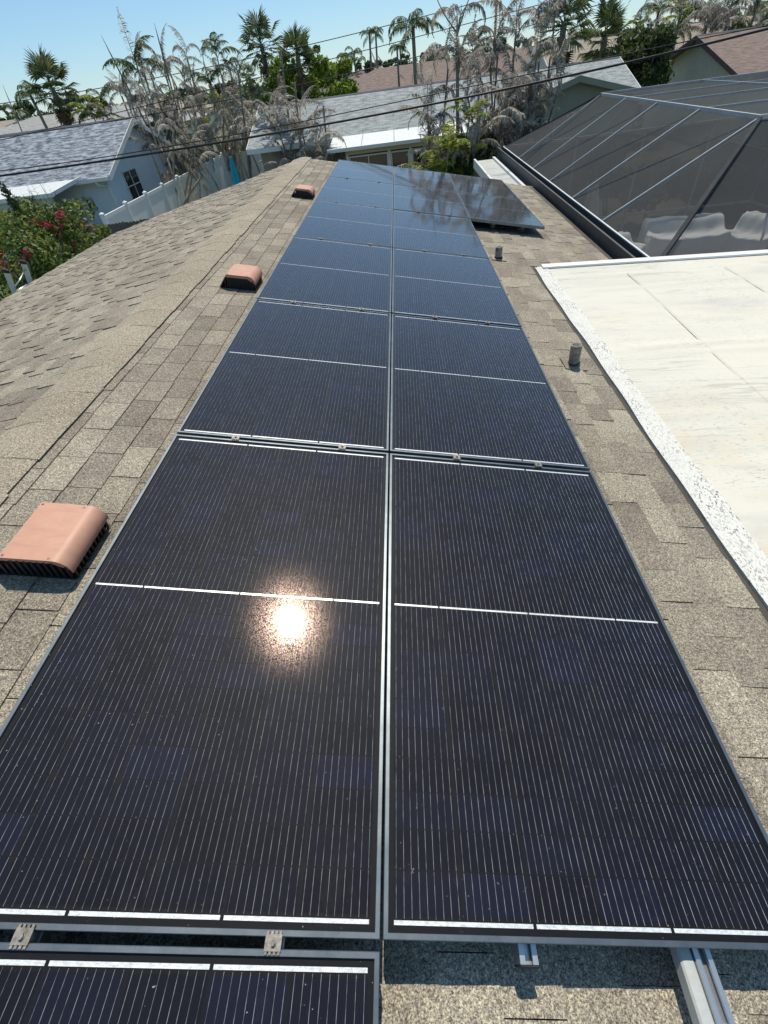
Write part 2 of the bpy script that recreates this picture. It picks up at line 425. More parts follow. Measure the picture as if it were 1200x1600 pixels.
MAT['leaf_dark'] = leaf_mat('dark shrub leaf', [(0, (0.03, 0.05, 0.018)), (0.6, (0.065, 0.10, 0.03)), (1, (0.16, 0.18, 0.065))], 0.35)
MAT['leaf_mid'] = leaf_mat('mid green leaf', [(0, (0.03, 0.06, 0.016)), (0.45, (0.09, 0.15, 0.03)), (0.8, (0.20, 0.26, 0.06)), (1, (0.36, 0.34, 0.09))], 0.42)
MAT['bract'] = leaf_mat('pink bougainvillea bract', [(0, (0.42, 0.02, 0.07)), (0.6, (0.62, 0.05, 0.13)), (1, (0.70, 0.14, 0.20))], 0.4)
MAT['leaf_far'] = leaf_mat('distant foliage', [(0, (0.04, 0.06, 0.03)), (0.5, (0.08, 0.11, 0.055)), (1, (0.15, 0.17, 0.09))], 0.25)
MAT['trunk_tan'] = mottled('tan cane stem', (0.30, 0.24, 0.175), (0.50, 0.43, 0.33), 9, 0.9)
MAT['trunk_grey'] = mottled('grey palm trunk', (0.13, 0.115, 0.10), (0.23, 0.205, 0.18), 7, 0.95)
MAT['twig'] = mottled('bare twig bark', (0.11, 0.085, 0.07), (0.21, 0.17, 0.145), 9, 0.95)


def ground_mat():
    m, nt, _, _ = new_mat('lawn and sand')
    g = nt.nodes.new('ShaderNodeNewGeometry'); p = g.outputs['Position']
    n1 = noise(nt, p, 0.12, 6)
    col = ramp(nt, n1, [(0.3, (0.055, 0.085, 0.028)), (0.5, (0.10, 0.12, 0.045)), (0.68, (0.24, 0.21, 0.15))])
    n2 = noise(nt, p, 9, 4)
    col = mixc(nt, 0.4, col, n2, 'OVERLAY')
    finish(nt, col, 0.95, 0, n2, 0.6, 0.05, 0.2)
    return m


MAT['ground'] = ground_mat()


# ------------------------------------------------------------------ mesh builder
class MB:
    def __init__(s): s.v = []; s.f = []; s.mi = []

    def add(s, verts, faces, mi=0):
        o = len(s.v); s.v.extend([tuple(x) for x in verts])
        for f in faces: s.f.append([o + i for i in f]); s.mi.append(mi)
        return s

    def box(s, lo, hi, M=None):
        x0, y0, z0 = lo; x1, y1, z1 = hi
        vs = [Vector(c) for c in ((x0, y0, z0), (x1, y0, z0), (x1, y1, z0), (x0, y1, z0), (x0, y0, z1), (x1, y0, z1), (x1, y1, z1), (x0, y1, z1))]
        if M is not None: vs = [M @ v for v in vs]
        return s.add(vs, [(0, 3, 2, 1), (4, 5, 6, 7), (0, 1, 5, 4), (1, 2, 6, 5), (2, 3, 7, 6), (3, 0, 4, 7)])

    def bevbox(s, lo, hi, b, M=None):
        """box with chamfered top and vertical edges"""
        x0, y0, z0 = lo; x1, y1, z1 = hi
        def ring(i, z): return [(x0 + i + b, y0 + i, z), (x1 - i - b, y0 + i, z), (x1 - i, y0 + i + b, z), (x1 - i, y1 - i - b, z), (x1 - i - b, y1 - i, z), (x0 + i + b, y1 - i, z), (x0 + i, y1 - i - b, z), (x0 + i, y0 + i + b, z)]
        rs = [ring(0, z0), ring(0, z1 - b), ring(b, z1)]
        vs = [Vector(p) for r in rs for p in r]
        if M is not None: vs = [M @ v for v in vs]
        fs = [tuple(range(7, -1, -1)), tuple(range(16, 24))]
        for k in range(2):
            for i in range(8):
                j = (i + 1) % 8; fs.append((k * 8 + i, k * 8 + j, k * 8 + 8 + j, k * 8 + 8 + i))
        return s.add(vs, fs)

    def prism(s, poly, a, b, M=None, axis='y'):
        """extrude a 2-D polygon (x,z) along y from a to b (or (y,z) along x, (x,y) along z)"""
        n = len(poly)
        def P(p, t):
            if axis == 'y': return Vector((p[0], t, p[1]))
            if axis == 'x': return Vector((t, p[0], p[1]))
            return Vector((p[0], p[1], t))
        vs = [P(p, a) for p in poly] + [P(p, b) for p in poly]
        if M is not None: vs = [M @ v for v in vs]
        fs = [tuple(range(n)), tuple(range(2 * n - 1, n - 1, -1))]
        for i in range(n):
            j = (i + 1) % n; fs.append((i, n + i, n + j, j))
        return s.add(vs, fs)

    def tube(s, path, rad, n=8, caps=True):
        pts = [Vector(p) for p in path]
        if not isinstance(rad, (list, tuple)): rad = [rad] * len(pts)
        vs = []; prev = None
        for i, p in enumerate(pts):
            d = (pts[min(i + 1, len(pts) - 1)] - pts[max(i - 1, 0)]).normalized()
            u = d.cross(Vector((0, 0, 1)))
            if u.length < 1e-3: u = d.cross(Vector((0, 1, 0)))
            u.normalize()
            if prev is not None and u.dot(prev) < 0: u = -u
            prev = u; w = d.cross(u)
            for k in range(n):
                t = 2 * PI * k / n
                vs.append(p + (u * math.cos(t) + w * math.sin(t)) * rad[i])
        fs = []
        for i in range(len(pts) - 1):
            for k in range(n):
                j = (k + 1) % n
                fs.append((i * n + k, i * n + j, i * n + n + j, i * n + n + k))
        if caps:
            fs.append(tuple(range(n - 1, -1, -1))); o = (len(pts) - 1) * n
            fs.append(tuple(range(o, o + n)))
        return s.add(vs, fs)

    def grid(s, fn, nu, nv):
        vs = [fn(i / nu, j / nv) for j in range(nv + 1) for i in range(nu + 1)]
        fs = [(j * (nu + 1) + i, j * (nu + 1) + i + 1, (j + 1) * (nu + 1) + i + 1, (j + 1) * (nu + 1) + i) for j in range(nv) for i in range(nu)]
        return s.add(vs, fs)

    def mesh(s, name, mats, smooth=False):
        me = bpy.data.meshes.new(name)
        me.from_pydata(s.v, [], s.f)
        for m in (mats if isinstance(mats, (list, tuple)) else [mats]): me.materials.append(m)
        if len(set(s.mi)) > 1: me.polygons.foreach_set('material_index', s.mi)
        if smooth: me.polygons.foreach_set('use_smooth', [True] * len(me.polygons))
        me.update()
        return me

    def build(s, name, mats, parent=None, M=None, smooth=False):
        return place(name, s.mesh(name, mats, smooth), parent, M)


def place(name, me, parent=None, M=None):
    o = bpy.data.objects.new(name, me); COL.objects.link(o)
    if parent is not None: o.parent = parent
    if M is not None: o.matrix_local = M
    return o


def tag(o, label=None, cat=None, group=None, kind=None):
    if label: o['label'] = label
    if cat: o['category'] = cat
    if group: o['group'] = group
    if kind: o['kind'] = kind
    return o


def thing(name, label, cat, M=None, group=None):
    o = bpy.data.objects.new(name, None); COL.objects.link(o)
    o.empty_display_size = 0.1
    if M is not None: o.matrix_local = M
    return tag(o, label, cat, group)


def T(x, y=None, z=None):
    return Matrix.Translation((x, y, z) if y is not None else x)


def Rz(a): return Matrix.Rotation(a, 4, 'Z')
def Ry(a): return Matrix.Rotation(a, 4, 'Y')
def Rx(a): return Matrix.Rotation(a, 4, 'X')
def S(s): return Matrix.Scale(s, 4)


ORD = ['first', 'second', 'third', 'fourth', 'fifth', 'sixth', 'seventh', 'eighth', 'ninth', 'tenth', 'eleventh', 'twelfth']
PANEL = T(0, 0, Z0) @ Ry(PITCH)      # panel plane frame: x downslope, y along the ridge, z normal
SHW = -0.13                          # shingle plane below the panel glass

# ================================================================== GROUND
g = MB(); g.add([(-1500, -600, 0), (1500, -600, 0), (1500, 2400, 0), (-1500, 2400, 0)], [(0, 1, 2, 3)])
tag(g.build('ground', MAT['ground']), 'flat sandy lawn of the neighbourhood', 'ground', kind='structure')

# ================================================================== OUR HOUSE
RX, RZ = -1.817, 3.829               # ridge line
Y_NEAR, Y_FAR = -2.6, 11.15
house = thing('house', 'house with the brown shingle gable roof that carries the solar panels', 'house', T(0, 0, 0))
RIGHT = T(RX, 0, RZ) @ Ry(PITCH)
LEFT = T(RX, 0, RZ) @ Rz(PI) @ Ry(PITCH)
UR_A = 3.50                          # right slope length where it meets the flat roof
UR_B = 4.70                          # right slope length beyond the flat roof
UL = 4.62
dk = MB()
dk.box((0, Y_NEAR, -0.10), (UR_A, 5.56, -0.004)); dk.box((0, 5.56, -0.10), (UR_B, Y_FAR, -0.004))
slopeR = dk.build('roof_slope', MAT['deck'], house, RIGHT)
dk = MB(); dk.box((0.0, -Y_FAR, -0.10), (UL, -Y_NEAR, -0.004))
slopeL = dk.build('roof_slope', MAT['deck'], house, LEFT)

# shingle tabs: wedge slabs, thick at the butt edge
EXPO = 0.146
TABS = {}


def tab_mesh(w, t, umax=9.0):
    key = (w, t)
    if key not in TABS:
        m = MB(); h = w / 2
        top = max(-EXPO - 0.022, -umax)
        vs = [(top, -h, -0.006), (0, -h, -0.004), (0, h, -0.004), (top, h, -0.006), (top, -h, 0.0012), (0, -h, t), (0, h, t), (top, h, 0.0012)]
        m.add(vs, [(0, 3, 2, 1), (4, 5, 6, 7), (0, 1, 5, 4), (1, 2, 6, 5), (2, 3, 7, 6), (3, 0, 4, 7)])
        TABS[key] = m.mesh('shingle', MAT['shingle'])
    return TABS[key]


def covered(xw, y):
    """under a solar panel (panel plane x) ?"""
    if -1.03 < xw < 1.03 and 0.02 < y < 10.53: return True
    if 1.05 < xw < 2.07 and 7.06 < y < 10.53: return True
    if -1.03 < xw < -0.02 and y < -0.04: return True
    return False


rng = random.Random(11)
cand = []
for side, ulen in (('R', UR_B), ('L', UL)):
    k = 0
    while True:
        u = 0.078 + EXPO * k; k += 1
        if u > ulen + 0.02: break
        y = Y_NEAR + rng.uniform(-0.2, 0.0)
        raised = rng.random() < 0.5
        while y < Y_FAR:
            if side == 'R' and u < 0.9: w = rng.choice([0.22, 0.235, 0.235, 0.25])
            elif side == 'L': w = rng.choice([0.16, 0.18, 0.20, 0.235])
            else: w = rng.choice([0.17, 0.20, 0.235, 0.27, 0.30])
            y1 = min(y + w, Y_FAR); yc = (y + y1) / 2; ww = round(y1 - y, 4)
            if ww > 0.04 and yc > Y_NEAR:
                if side == 'R' and u < 0.9: t = rng.choice([0.0065, 0.0075, 0.0085]); gap = rng.choice([0.003, 0.0045, 0.006])
                else:
                    k2 = 1.5 if side == 'L' else 1.12; t = round((rng.choice([0.0085, 0.010]) if raised else rng.choice([0.0040, 0.0050])) * k2, 5); gap = rng.choice([0.0, 0.002, 0.0045]) if side == 'R' else rng.choice([0.004, 0.011, 0.015])
                    if side == 'L' and u < 0.30: t = 0.0045
                if not (side == 'R' and u > UR_A - 0.02 and yc < 5.56):
                    cand.append((side, u + rng.uniform(-0.004, 0.004), yc, round(ww - gap, 4), t, rng.uniform(-0.006, 0.006)))
            y = y1; raised = not raised if rng.random() < 0.8 else raised
vis = []
for i, (side, u, yc, w, t, rr) in enumerate(cand):
    fr = RIGHT if side == 'R' else LEFT
    p = fr @ Vector((u, yc if side == 'R' else -yc, 0))
    if side == 'R' and covered(u - 1.827, yc): continue
    if side == 'R' and u < 0.20: continue
    if side == 'L' and u < 0.2: continue
    a, b = pix(p)
    if -10 < a < 1210 and -10 < b < 1610:
        n = (fr.to_3x3() @ Vector((0, 0, 1))); d = Vector(_CAM) - p
        vis.append((-(n.dot(d.normalized())) / d.length_squared, i))
vis.sort(); solo = set(i for _, i in vis[:300])
rest = {'R': MB(), 'L': MB()}
for i, (side, u, yc, w, t, rr) in enumerate(cand):
    Ml = T(u, yc if side == 'R' else -yc, 0) @ Rz(rr)
    if i in solo:
        place('shingle', tab_mesh(w, t), slopeR if side == 'R' else slopeL, Ml)
    else:
        h = w / 2; top = max(-EXPO - 0.022, -u + 0.012)
        vs_ = [(top, -h, -0.006), (0, -h, -0.004), (0, h, -0.004), (top, h, -0.006), (top, -h, 0.0012), (0, -h, t), (0, h, t), (top, h, 0.0012)]
        rest[side].add([Ml @ Vector(v) for v in vs_], [(0, 3, 2, 1), (4, 5, 6, 7), (0, 1, 5, 4), (1, 2, 6, 5), (2, 3, 7, 6), (3, 0, 4, 7)])
tag(rest['R'].build('shingle_courses', MAT['shingle'], slopeR), kind='stuff')
tag(rest['L'].build('shingle_courses', MAT['shingle'], slopeL), kind='stuff')

# ridge caps: bent, overlapping, a little uneven


def cap_mesh(seed):
    r = random.Random(seed); m = MB()
    prof = []
    halfw = 0.172 + r.uniform(-0.004, 0.004); sl = math.tan(PITCH)
    xs = [-halfw - 0.03, -0.17, -0.11, -0.05, 0.0, 0.05, 0.11, halfw]
    bumps = [r.uniform(-0.002, 0.003) for _ in xs]
    L = 0.36
    def zz(x, t, k):
        base = -sl * math.sqrt(x * x + 0.0022) + 0.0100
        return base + bumps[k] * 0.4 + 0.0016 * (1 - t)
    nv = 4; vs_ = []
    for j in range(nv + 1):
        t = j / nv
        for k, x in enumerate(xs): vs_.append((x + r.uniform(-0.0015, 0.0015), t * L, zz(x, t, k) + 0.0006 * math.sin(t * PI) * r.uniform(0.5, 1.3)))
    n = len(xs); off = len(vs_)
    for j in range(nv + 1):
        for k, x in enumerate(xs): v = vs_[j * n + k]; vs_.append((v[0], v[1], v[2] - 0.0028))
    m.add(vs_[:off], [(j * n + k, j * n + k + 1, (j + 1) * n + k + 1, (j + 1) * n + k) for j in range(nv) for k in range(n - 1)])
    m.add(vs_[off:], [(j * n + k, (j + 1) * n + k, (j + 1) * n + k + 1, j * n + k + 1) for j in range(nv) for k in range(n - 1)])
    for k in range(n - 1):
        for a in (k, nv * n + k): m.add([vs_[a], vs_[off + a], vs_[off + a + 1], vs_[a + 1]], [(0, 1, 2, 3)])
    for j in range(nv):
        for a in (j * n, j * n + n - 1): m.add([vs_[a], vs_[a + n], vs_[off + a + n], vs_[off + a]], [(0, 1, 2, 3)])
    return m.mesh('ridge_cap', MAT['cap'], True)


caps = [cap_mesh(s) for s in range(5)]
y = Y_NEAR; i = 0
while y < Y_FAR - 0.2:
    place('ridge_cap', caps[i % 5], house, T(RX + rng.uniform(-0.004, 0.004), y, RZ + 0.006)); y += 0.30; i += 1

# walls, fascia, drip edges
xl = RX - UL * math.cos(PITCH); zl = RZ - UL * math.sin(PITCH)
xr = RX + UR_B * math.cos(PITCH); zr = RZ - UR_B * math.sin(PITCH)
w = MB()
w.prism([(xl + 0.45, 0), (2.5, 0), (2.5, zr - 0.05), (RX, RZ - 0.16), (xl + 0.45, zl - 0.02)], Y_NEAR + 0.35, Y_FAR - 0.35)
w.build('wall', MAT['stucco_cream'], house)
f = MB()
f.box((xl - 0.022, Y_NEAR, zl - 0.20), (xl + 0.0, Y_FAR, zl - 0.03)); f.build('fascia', MAT['white_paint'], house)
for s_, M_, L_ in (('R', RIGHT, UR_B), ('L', LEFT, UL)):
    f = MB()
    if s_ == 'R': f.box((0.02, Y_FAR + 0.001, -0.16), (L_, Y_FAR + 0.022, 0.002))
    else: f.box((0.02, -Y_FAR - 0.022, -0.16), (L_, -Y_FAR - 0.001, 0.002))
    f.build('rake_board', MAT['white_paint'], house, M_)

# ================================================================== SOLAR PANELS
PW, PH, GX, GY = 1.038, 1.74, 0.0068, 0.0188
LIP, FD = 0.0115, 0.035


def rail_piece(L):
    prof = [(0, -FD), (0, -0.0014), (0.0014, 0.0), (LIP - 0.0008, 0.0), (LIP, -0.0008), (LIP, -0.006), (0.002, -0.006), (0.002, -FD)]
    m = MB(); n = len(prof)
    vs_ = [(d, d, z) for d, z in prof] + [(L - d, d, z) for d, z in prof]
    fs = [tuple(range(n)), tuple(range(2 * n - 1, n - 1, -1))] + [(i, n + i, n + (i + 1) % n, (i + 1) % n) for i in range(n)]
    m.add(vs_, fs)
    return m.mesh('frame_rail', MAT['frame'])


short_rail, long_rail = rail_piece(PW), rail_piece(PH)
gz = -0.0022
gm = MB()
gm.add([(LIP - 0.004, LIP - 0.004, gz), (PW - LIP + 0.004, LIP - 0.004, gz), (PW - LIP + 0.004, PH - LIP + 0.004, gz), (LIP - 0.004, PH - LIP + 0.004, gz)], [(0, 1, 2, 3)], 0)
gm.add([(LIP - 0.004, LIP - 0.004, gz - 0.003), (PW - LIP + 0.004, LIP - 0.004, gz - 0.003), (PW - LIP + 0.004, PH - LIP + 0.004, gz - 0.003), (LIP - 0.004, PH - LIP + 0.004, gz - 0.003)], [(0, 3, 2, 1)], 1)
glass_me = gm.mesh('glass', [MAT['pv_glass'], MAT['glass_back']])
bm_ = MB(); bm_.box((LIP - 0.005, LIP - 0.005, -0.0085), (PW - LIP + 0.005, PH - LIP + 0.005, -0.0072))
back_me = bm_.mesh('backsheet', MAT['backsheet'])
CP, CR = 0.1660, 0.0822              # cell pitch across, half-cell pitch along
CX0 = (PW - 6 * CP) / 2
HALVES = [0.0395, 0.8785]            # start of the cell rows in either half
CW, CH = CP - 0.0050, CR - 0.0030


def cell_poly(flip):
    c = 0.0105; x, y_ = CW / 2, CH / 2
    p = [(-x, -y_), (x, -y_), (x, y_ - c), (x - c, y_), (-x + c, y_), (-x, y_ - c)]
    return [(a, -b) for a, b in reversed(p)] if flip else p


cell_me = []
for fl in (False, True):
    m = MB(); m.prism([(a, b) for a, b in cell_poly(fl)], -0.0072, -0.0068, axis='z'); 
    m.f = [tuple(reversed(q)) for q in m.f]
    cell_me.append(m.mesh('cell', MAT['cell']))
cells = []
for h0 in HALVES:
    for r_ in range(10):
        for c_ in range(6): cells.append((CX0 + CP * (c_ + 0.5), h0 + CR * (r_ + 0.5), r_ % 2))
sheet = MB()
for (cx, cy_, fl) in cells: sheet.add([(cx + a, cy_ + b, -0.0066) for a, b in cell_poly(fl)], [tuple(range(6))])
sheet_me = sheet.mesh('cell_sheet', MAT['cell'])
wm = MB()
for h0 in HALVES:
    for c_ in range(6):
        for b in range(9):
            x = CX0 + CP * c_ + CP * (b + 0.5) / 9
            hw = 0.00046
            for r_ in range(10):                      # the wires stop short at every row of cells
                y0_ = h0 + CR * r_ + (0.0014 if r_ else -0.004); y1_ = h0 + CR * (r_ + 1) - (0.0014 if r_ < 9 else -0.004)
                wm.add([(x - hw, y0_, -0.0066), (x + hw, y0_, -0.0066), (x + hw, y1_, -0.0066), (x - hw, y1_, -0.0066), (x, y0_, -0.0058), (x, y1_, -0.0058)],
                       [(0, 4, 5, 3), (4, 1, 2, 5), (0, 1, 4), (2, 3, 5)])
wire_me = wm.mesh('busbar_wires', MAT['wire'])


def bar_mesh(x0, x1, y0, y1):
    m = MB(); m.box((x0, y0, -0.0066), (x1, y1, -0.0060)); return m.mesh('interconnect_bar', MAT['bar'])


bars = []
for yb in (0.0285, 1.7115 - 0.0005):
    for k in range(3): bars.append(bar_mesh(CX0 + CP * 2 * k + 0.004, CX0 + CP * 2 * (k + 1) - 0.004, yb - 0.0040, yb + 0.0040))
for (c0, c1) in ((0, 1), (1, 3), (3, 5), (5, 6)):
    bars.append(bar_mesh(CX0 + CP * c0 + (0.004 if c0 == 0 else 0.003), CX0 + CP * c1 - 0.003, 0.8700 - 0.0034, 0.8700 + 0.0034))

COLX = [-PW - GX / 2, GX / 2, GX / 2 + PW + GX]
ROWW = ['nearest', 'second nearest', 'third nearest', 'fourth nearest', 'second farthest', 'farthest']


def solar_panel(col, row, label):
    r = random.Random(col * 31 + row * 7 + 5)
    v0 = row * (PH + GY)
    M_ = PANEL @ T(COLX[col], v0, 0) @ Rx(R(r.uniform(-0.10, 0.10))) @ Ry(R(r.uniform(-0.10, 0.10)))
    p = thing('solar_panel', label, 'solar panel', M_, 'solar panels on the roof')
    place('frame_rail', short_rail, p, T(0, 0, 0)); place('frame_rail', long_rail, p, T(PW, 0, 0) @ Rz(PI / 2))
    place('frame_rail', short_rail, p, T(PW, PH, 0) @ Rz(PI)); place('frame_rail', long_rail, p, T(0, PH, 0) @ Rz(-PI / 2))
    place('backsheet', back_me, p)
    if row <= 1:
        for (cx, cy_, fl) in cells: place('cell', cell_me[fl], p, T(cx, cy_, 0))
    else:
        tag(place('cell_sheet', sheet_me, p), kind='stuff')
    tag(place('busbar_wires', wire_me, p), kind='stuff')
    for b in bars: place('interconnect_bar', b, p)
    place('glass', glass_me, p)
    return p


solar_panel(0, -1, 'solar panel cut off at the bottom left corner of the photo')
solar_panel(0, 0, 'solar panel with the bright sun glint beside the largest terracotta vent')
solar_panel(1, 0, 'largest right-hand solar panel with two mounting rails sticking out below it')
for row in range(1, 6):
    solar_panel(0, row, 'left column solar panel, %s full row from the camera' % ORD[row])
    solar_panel(1, row, 'solar panel right of the long seam, %s full row from the camera' % ORD[row])
solar_panel(2, 4, 'nearer of the two dark reflecting panels in the short right column')
solar_panel(2, 5, 'farther of the two dark reflecting panels in the short right column')

# mounting rails with clamps


def rail_profile():
    # x,z around the rail's centre, top at z=0: open slot on top
    return [(-0.021, -0.042), (0.021, -0.042), (0.021, 0), (0.009, 0), (0.009, -0.006), (0.015, -0.006), (0.015, -0.016), (-0.015, -0.016), (-0.015, -0.006), (-0.009, -0.006), (-0.009, 0), (-0.021, 0)]


def clamp_mesh():
    m = MB()
    m.box((-0.022, -0.0085, -0.034), (-0.0195, 0.0085, 0.0035)); m.box((0.0195, -0.0085, -0.034), (0.022, 0.0085, 0.0035))
    m.box((-0.022, -0.0145, 0.0036), (0.022, 0.0145, 0.0066))
    for k in range(4):
        x = -0.0205 + k * 0.0115
        m.box((x, 0.0146, 0.0018), (x + 0.0065, 0.0205, 0.0056)); m.box((x, -0.0205, 0.0018), (x + 0.0065, -0.0146, 0.0056))
    return m.mesh('clamp', MAT['steel_dull'])


def bolt_mesh():
    m = MB()
    m.prism([(0.0062 * math.cos(k * PI / 3), 0.0062 * math.sin(k * PI / 3)) for k in range(6)], 0.0082, 0.0135, axis='z')
    m.prism([(0.0088 * math.cos(k * PI / 8), 0.0088 * math.sin(k * PI / 8)) for k in range(16)], 0.0068, 0.0082, axis='z')
    m.f = [tuple(reversed(q)) for q in m.f]
    return m.mesh('bolt', MAT['steel_dull'])


clamp_me, bolt_me = clamp_mesh(), bolt_mesh()


def foot_mesh():
    m = MB()
    m.box((0.0225, -0.02, SHW + FD + 0.012), (0.0275, 0.02, FD - 0.035)); m.box((0.0225, -0.022, SHW + FD + 0.006), (0.075, 0.022, SHW + FD + 0.012))
    m.prism([(0.055 + 0.007 * math.cos(k * PI / 3), 0.007 * math.sin(k * PI / 3)) for k in range(6)], SHW + FD + 0.012, SHW + FD + 0.02, axis='z')
    return m.mesh('roof_foot', MAT['aluminium'])


foot_me = foot_mesh()


def mounting_rail(u, v0, v1, rows, label, near_cap=True):
    p = thing('mounting_rail', label, 'rail', PANEL @ T(u, 0, -FD), 'aluminium mounting rails under the panels')
    m = MB(); m.prism(rail_profile(), v0, v1); m.build('channel', MAT['aluminium'], p)
    if near_cap:
        c = MB(); c.bevbox((-0.0235, -0.044, 0), (0.0235, 0.0015, 0.006), 0.003); c.build('end_cap', MAT['black_plastic'], p, T(0, v0 - 0.0005, 0) @ Rx(PI / 2))
    for r_ in rows:
        c = place('clamp', clamp_me, p, T(0, r_ * (PH + GY) - GY / 2, FD) @ Matrix.Diagonal((0.8, 0.92, 1, 1))); place('bolt', bolt_me, c)
    v = v0 + 0.35
    while v < v1:
        place('roof_foot', foot_me, p, T(0, v, 0)); v += 1.35


mounting_rail(-0.755, -1.95, 10.56, range(0, 6), 'rail under the left column nearest the ridge, its clamps in the gaps between panels')
mounting_rail(-0.235, -1.95, 10.56, range(0, 6), 'rail under the left column nearest the long seam, its clamps in the gaps between panels')
mounting_rail(0.340, -0.034, 10.56, range(1, 6), 'short capped rail end showing below the largest right-hand panel')
mounting_rail(0.760, -0.118, 10.56, range(1, 6), 'long slotted rail end beside the smooth grey bar at the bottom right', near_cap=False)
mounting_rail(1.375, 7.00, 10.56, range(5, 6), 'left rail under the short right column of panels')
mounting_rail(1.785, 7.00, 10.56, range(5, 6), 'right rail under the short right column of panels')
c = MB(); hw_ = 0.0165
pr2 = [(-hw_, -0.034), (hw_, -0.034), (hw_, -0.004), (hw_ - 0.004, -0.0005), (hw_ - 0.012, 0.0), (-hw_ + 0.012, 0.0), (-hw_ + 0.004, -0.0012), (-hw_, -0.006)]
c.prism(pr2, -0.75, 0.9, T(0.7215, 0, -FD - 0.004))
tag(c.build('side_bar', MAT['conduit'], None, PANEL), 'smooth light grey flat bar lying along the bottom right rail', 'metal bar')

# ================================================================== ROOF VENTS


def roof_vent(v, label):
    p = thing('roof_vent', label, 'roof vent', PANEL @ T(-1.305, v, SHW), 'terracotta topped roof vents along the ridge')
    D = 0.285
    # hood outline in x,z (upslope to downslope), curved front
    outer = [(-0.165, 0.012), (-0.095, 0.116)]
    for k in range(9):
        t = k / 8 * PI / 2
        outer.append((0.085 + 0.060 * math.sin(t), 0.116 - 0.062 * (1 - math.cos(t)) ))
    th = 0.004
    inner = [(x + (th if i == 0 else 0) - (th if i > 5 else 0), z - th * (1 if i < 8 else 0.4)) for i, (x, z) in enumerate(outer)]
    poly = outer + inner[::-1]
    m = MB(); n = len(outer)
    def strip(A, B):
        k = len(A); m.add(list(A) + list(B), [(q, q + 1, k + q + 1, k + q) for q in range(k - 1)])
    for sl_ in ((0, 2), (1, n)):
        o_ = outer[sl_[0]:sl_[1]]
        strip([(x, 0, z) for x, z in o_], [(x, D, z) for x, z in o_])
    strip([(x, D, z) for x, z in inner], [(x, 0, z) for x, z in inner])
    strip([(x, 0, z) for x, z in inner], [(x, 0, z) for x, z in outer])
    strip([(x, D, z) for x, z in outer], [(x, D, z) for x, z in inner])
    strip([(outer[-1][0], 0, outer[-1][1]), (outer[-1][0], D, outer[-1][1])], [(inner[-1][0], 0, inner[-1][1]), (inner[-1][0], D, inner[-1][1])])
    m.build('hood', MAT['vent'], p, None, True)
    # brown skirt band below the hood edge on the sides
    for y_ in (0.006, D - 0.010):
        s_ = MB()
        top = [(x, z - 0.004) for x, z in outer[1:9]]
        band = [(-0.110, 0.092), *top, (0.141, 0.058), (0.118, 0.070), (0.080, 0.092)]
        s_.prism([(x * 0.985, z - 0.0015) for x, z in band][::-1], y_, y_ + 0.004); s_.build('side_band', MAT['vent'], p)
        for k in range(11):
            x = -0.118 + k * 0.0235
            hgt = 0.094 if x < 0.085 else 0.078
            if x < -0.09: hgt = 0.075
            l_ = MB(); l_.box((x, y_ - 0.002, 0.004), (x + 0.009, y_ + 0.003, hgt)); l_.build('louvre', MAT['black_plastic'], p)
    for k in range(11):
        y_ = 0.014 + k * 0.0248
        l_ = MB(); l_.box((0.133, y_, 0.004), (0.138, y_ + 0.010, 0.060)); l_.build('louvre', MAT['black_plastic'], p)
    for (sx_, sy_) in ((-0.085, 0.012), (-0.085, D - 0.012), (0.075, 0.012), (0.075, D - 0.012)):
        q = MB(); q.tube([(sx_, sy_, 0.1155), (sx_, sy_, 0.1185)], 0.0042, 8); q.build('screw', MAT['steel_dull'], p)
    s_ = MB(); s_.box((-0.10, 0.014, 0.004), (0.122, D - 0.014, 0.085)); s_.build('throat', MAT['black_plastic'], p)
    s_ = MB(); s_.box((-0.150, 0.0, 0.0100), (0.136, D, 0.0116)); s_.build('flange', MAT['black_plastic'], p)


roof_vent(0.955, 'largest terracotta roof vent, nearest the camera beside the front panels')
roof_vent(3.985, 'middle terracotta roof vent between the near and the far one')
roof_vent(7.665, 'smallest and farthest terracotta roof vent near the end of the ridge')

# ================================================================== VENT PIPES


def vent_pipe(u, v, h, lean, label):
    base = PANEL @ Vector((u, v, SHW))
    p = thing('vent_pipe', label, 'vent pipe', T(base))
    m = MB(); n = 20; r = 0.040
    rings = []
    for (z, rad) in ((-0.03, r), (h * 0.3, r * 0.98), (h * 0.6, r), (h - 0.006, r * 1.0), (h, r * 0.97), (h, r * 0.72), (h - 0.09, r * 0.70)):
        rings.append([(rad * math.cos(2 * PI * k / n) * (1 + 0.03 * math.sin(3 * k + z * 60)) + lean * z, rad * math.sin(2 * PI * k / n), z + (0.003 * math.sin(k * 1.7) if z > h - 0.01 else 0)) for k in range(n)])
    vs_ = [q for rg in rings for q in rg]
    fs = [(j * n + k, j * n + (k + 1) % n, (j + 1) * n + (k + 1) % n, (j + 1) * n + k) for j in range(len(rings) - 1) for k in range(n)]
    fs.append(tuple(range(6 * n, 7 * n)))
    m.add(vs_, fs); m.build('lead_pipe', MAT['lead'], p, None, True)
    m = MB(); m.tube([(0, 0, -0.02), (0, 0, 0.022), (lean * 0.03, 0, 0.03)], [r * 1.45, r * 1.18, r * 1.04], 20); m.build('shadow_collar', MAT['pipe_shadow'], p, None, True)  # black collar stands in for the dark shadow at the pipe's foot
    m = MB(); m.bevbox((-0.085, -0.085, 0.0095), (0.085, 0.10, 0.0125), 0.001); m.build('flashing', MAT['shingle'], p, Ry(PITCH))
    return p


vent_pipe(1.420, 3.195, 0.165, -0.05, 'larger nearer lead vent pipe beside the white flat roof')
vent_pipe(1.262, 5.775, 0.130, 0.0, 'smaller farther lead vent pipe below the short right column of panels')

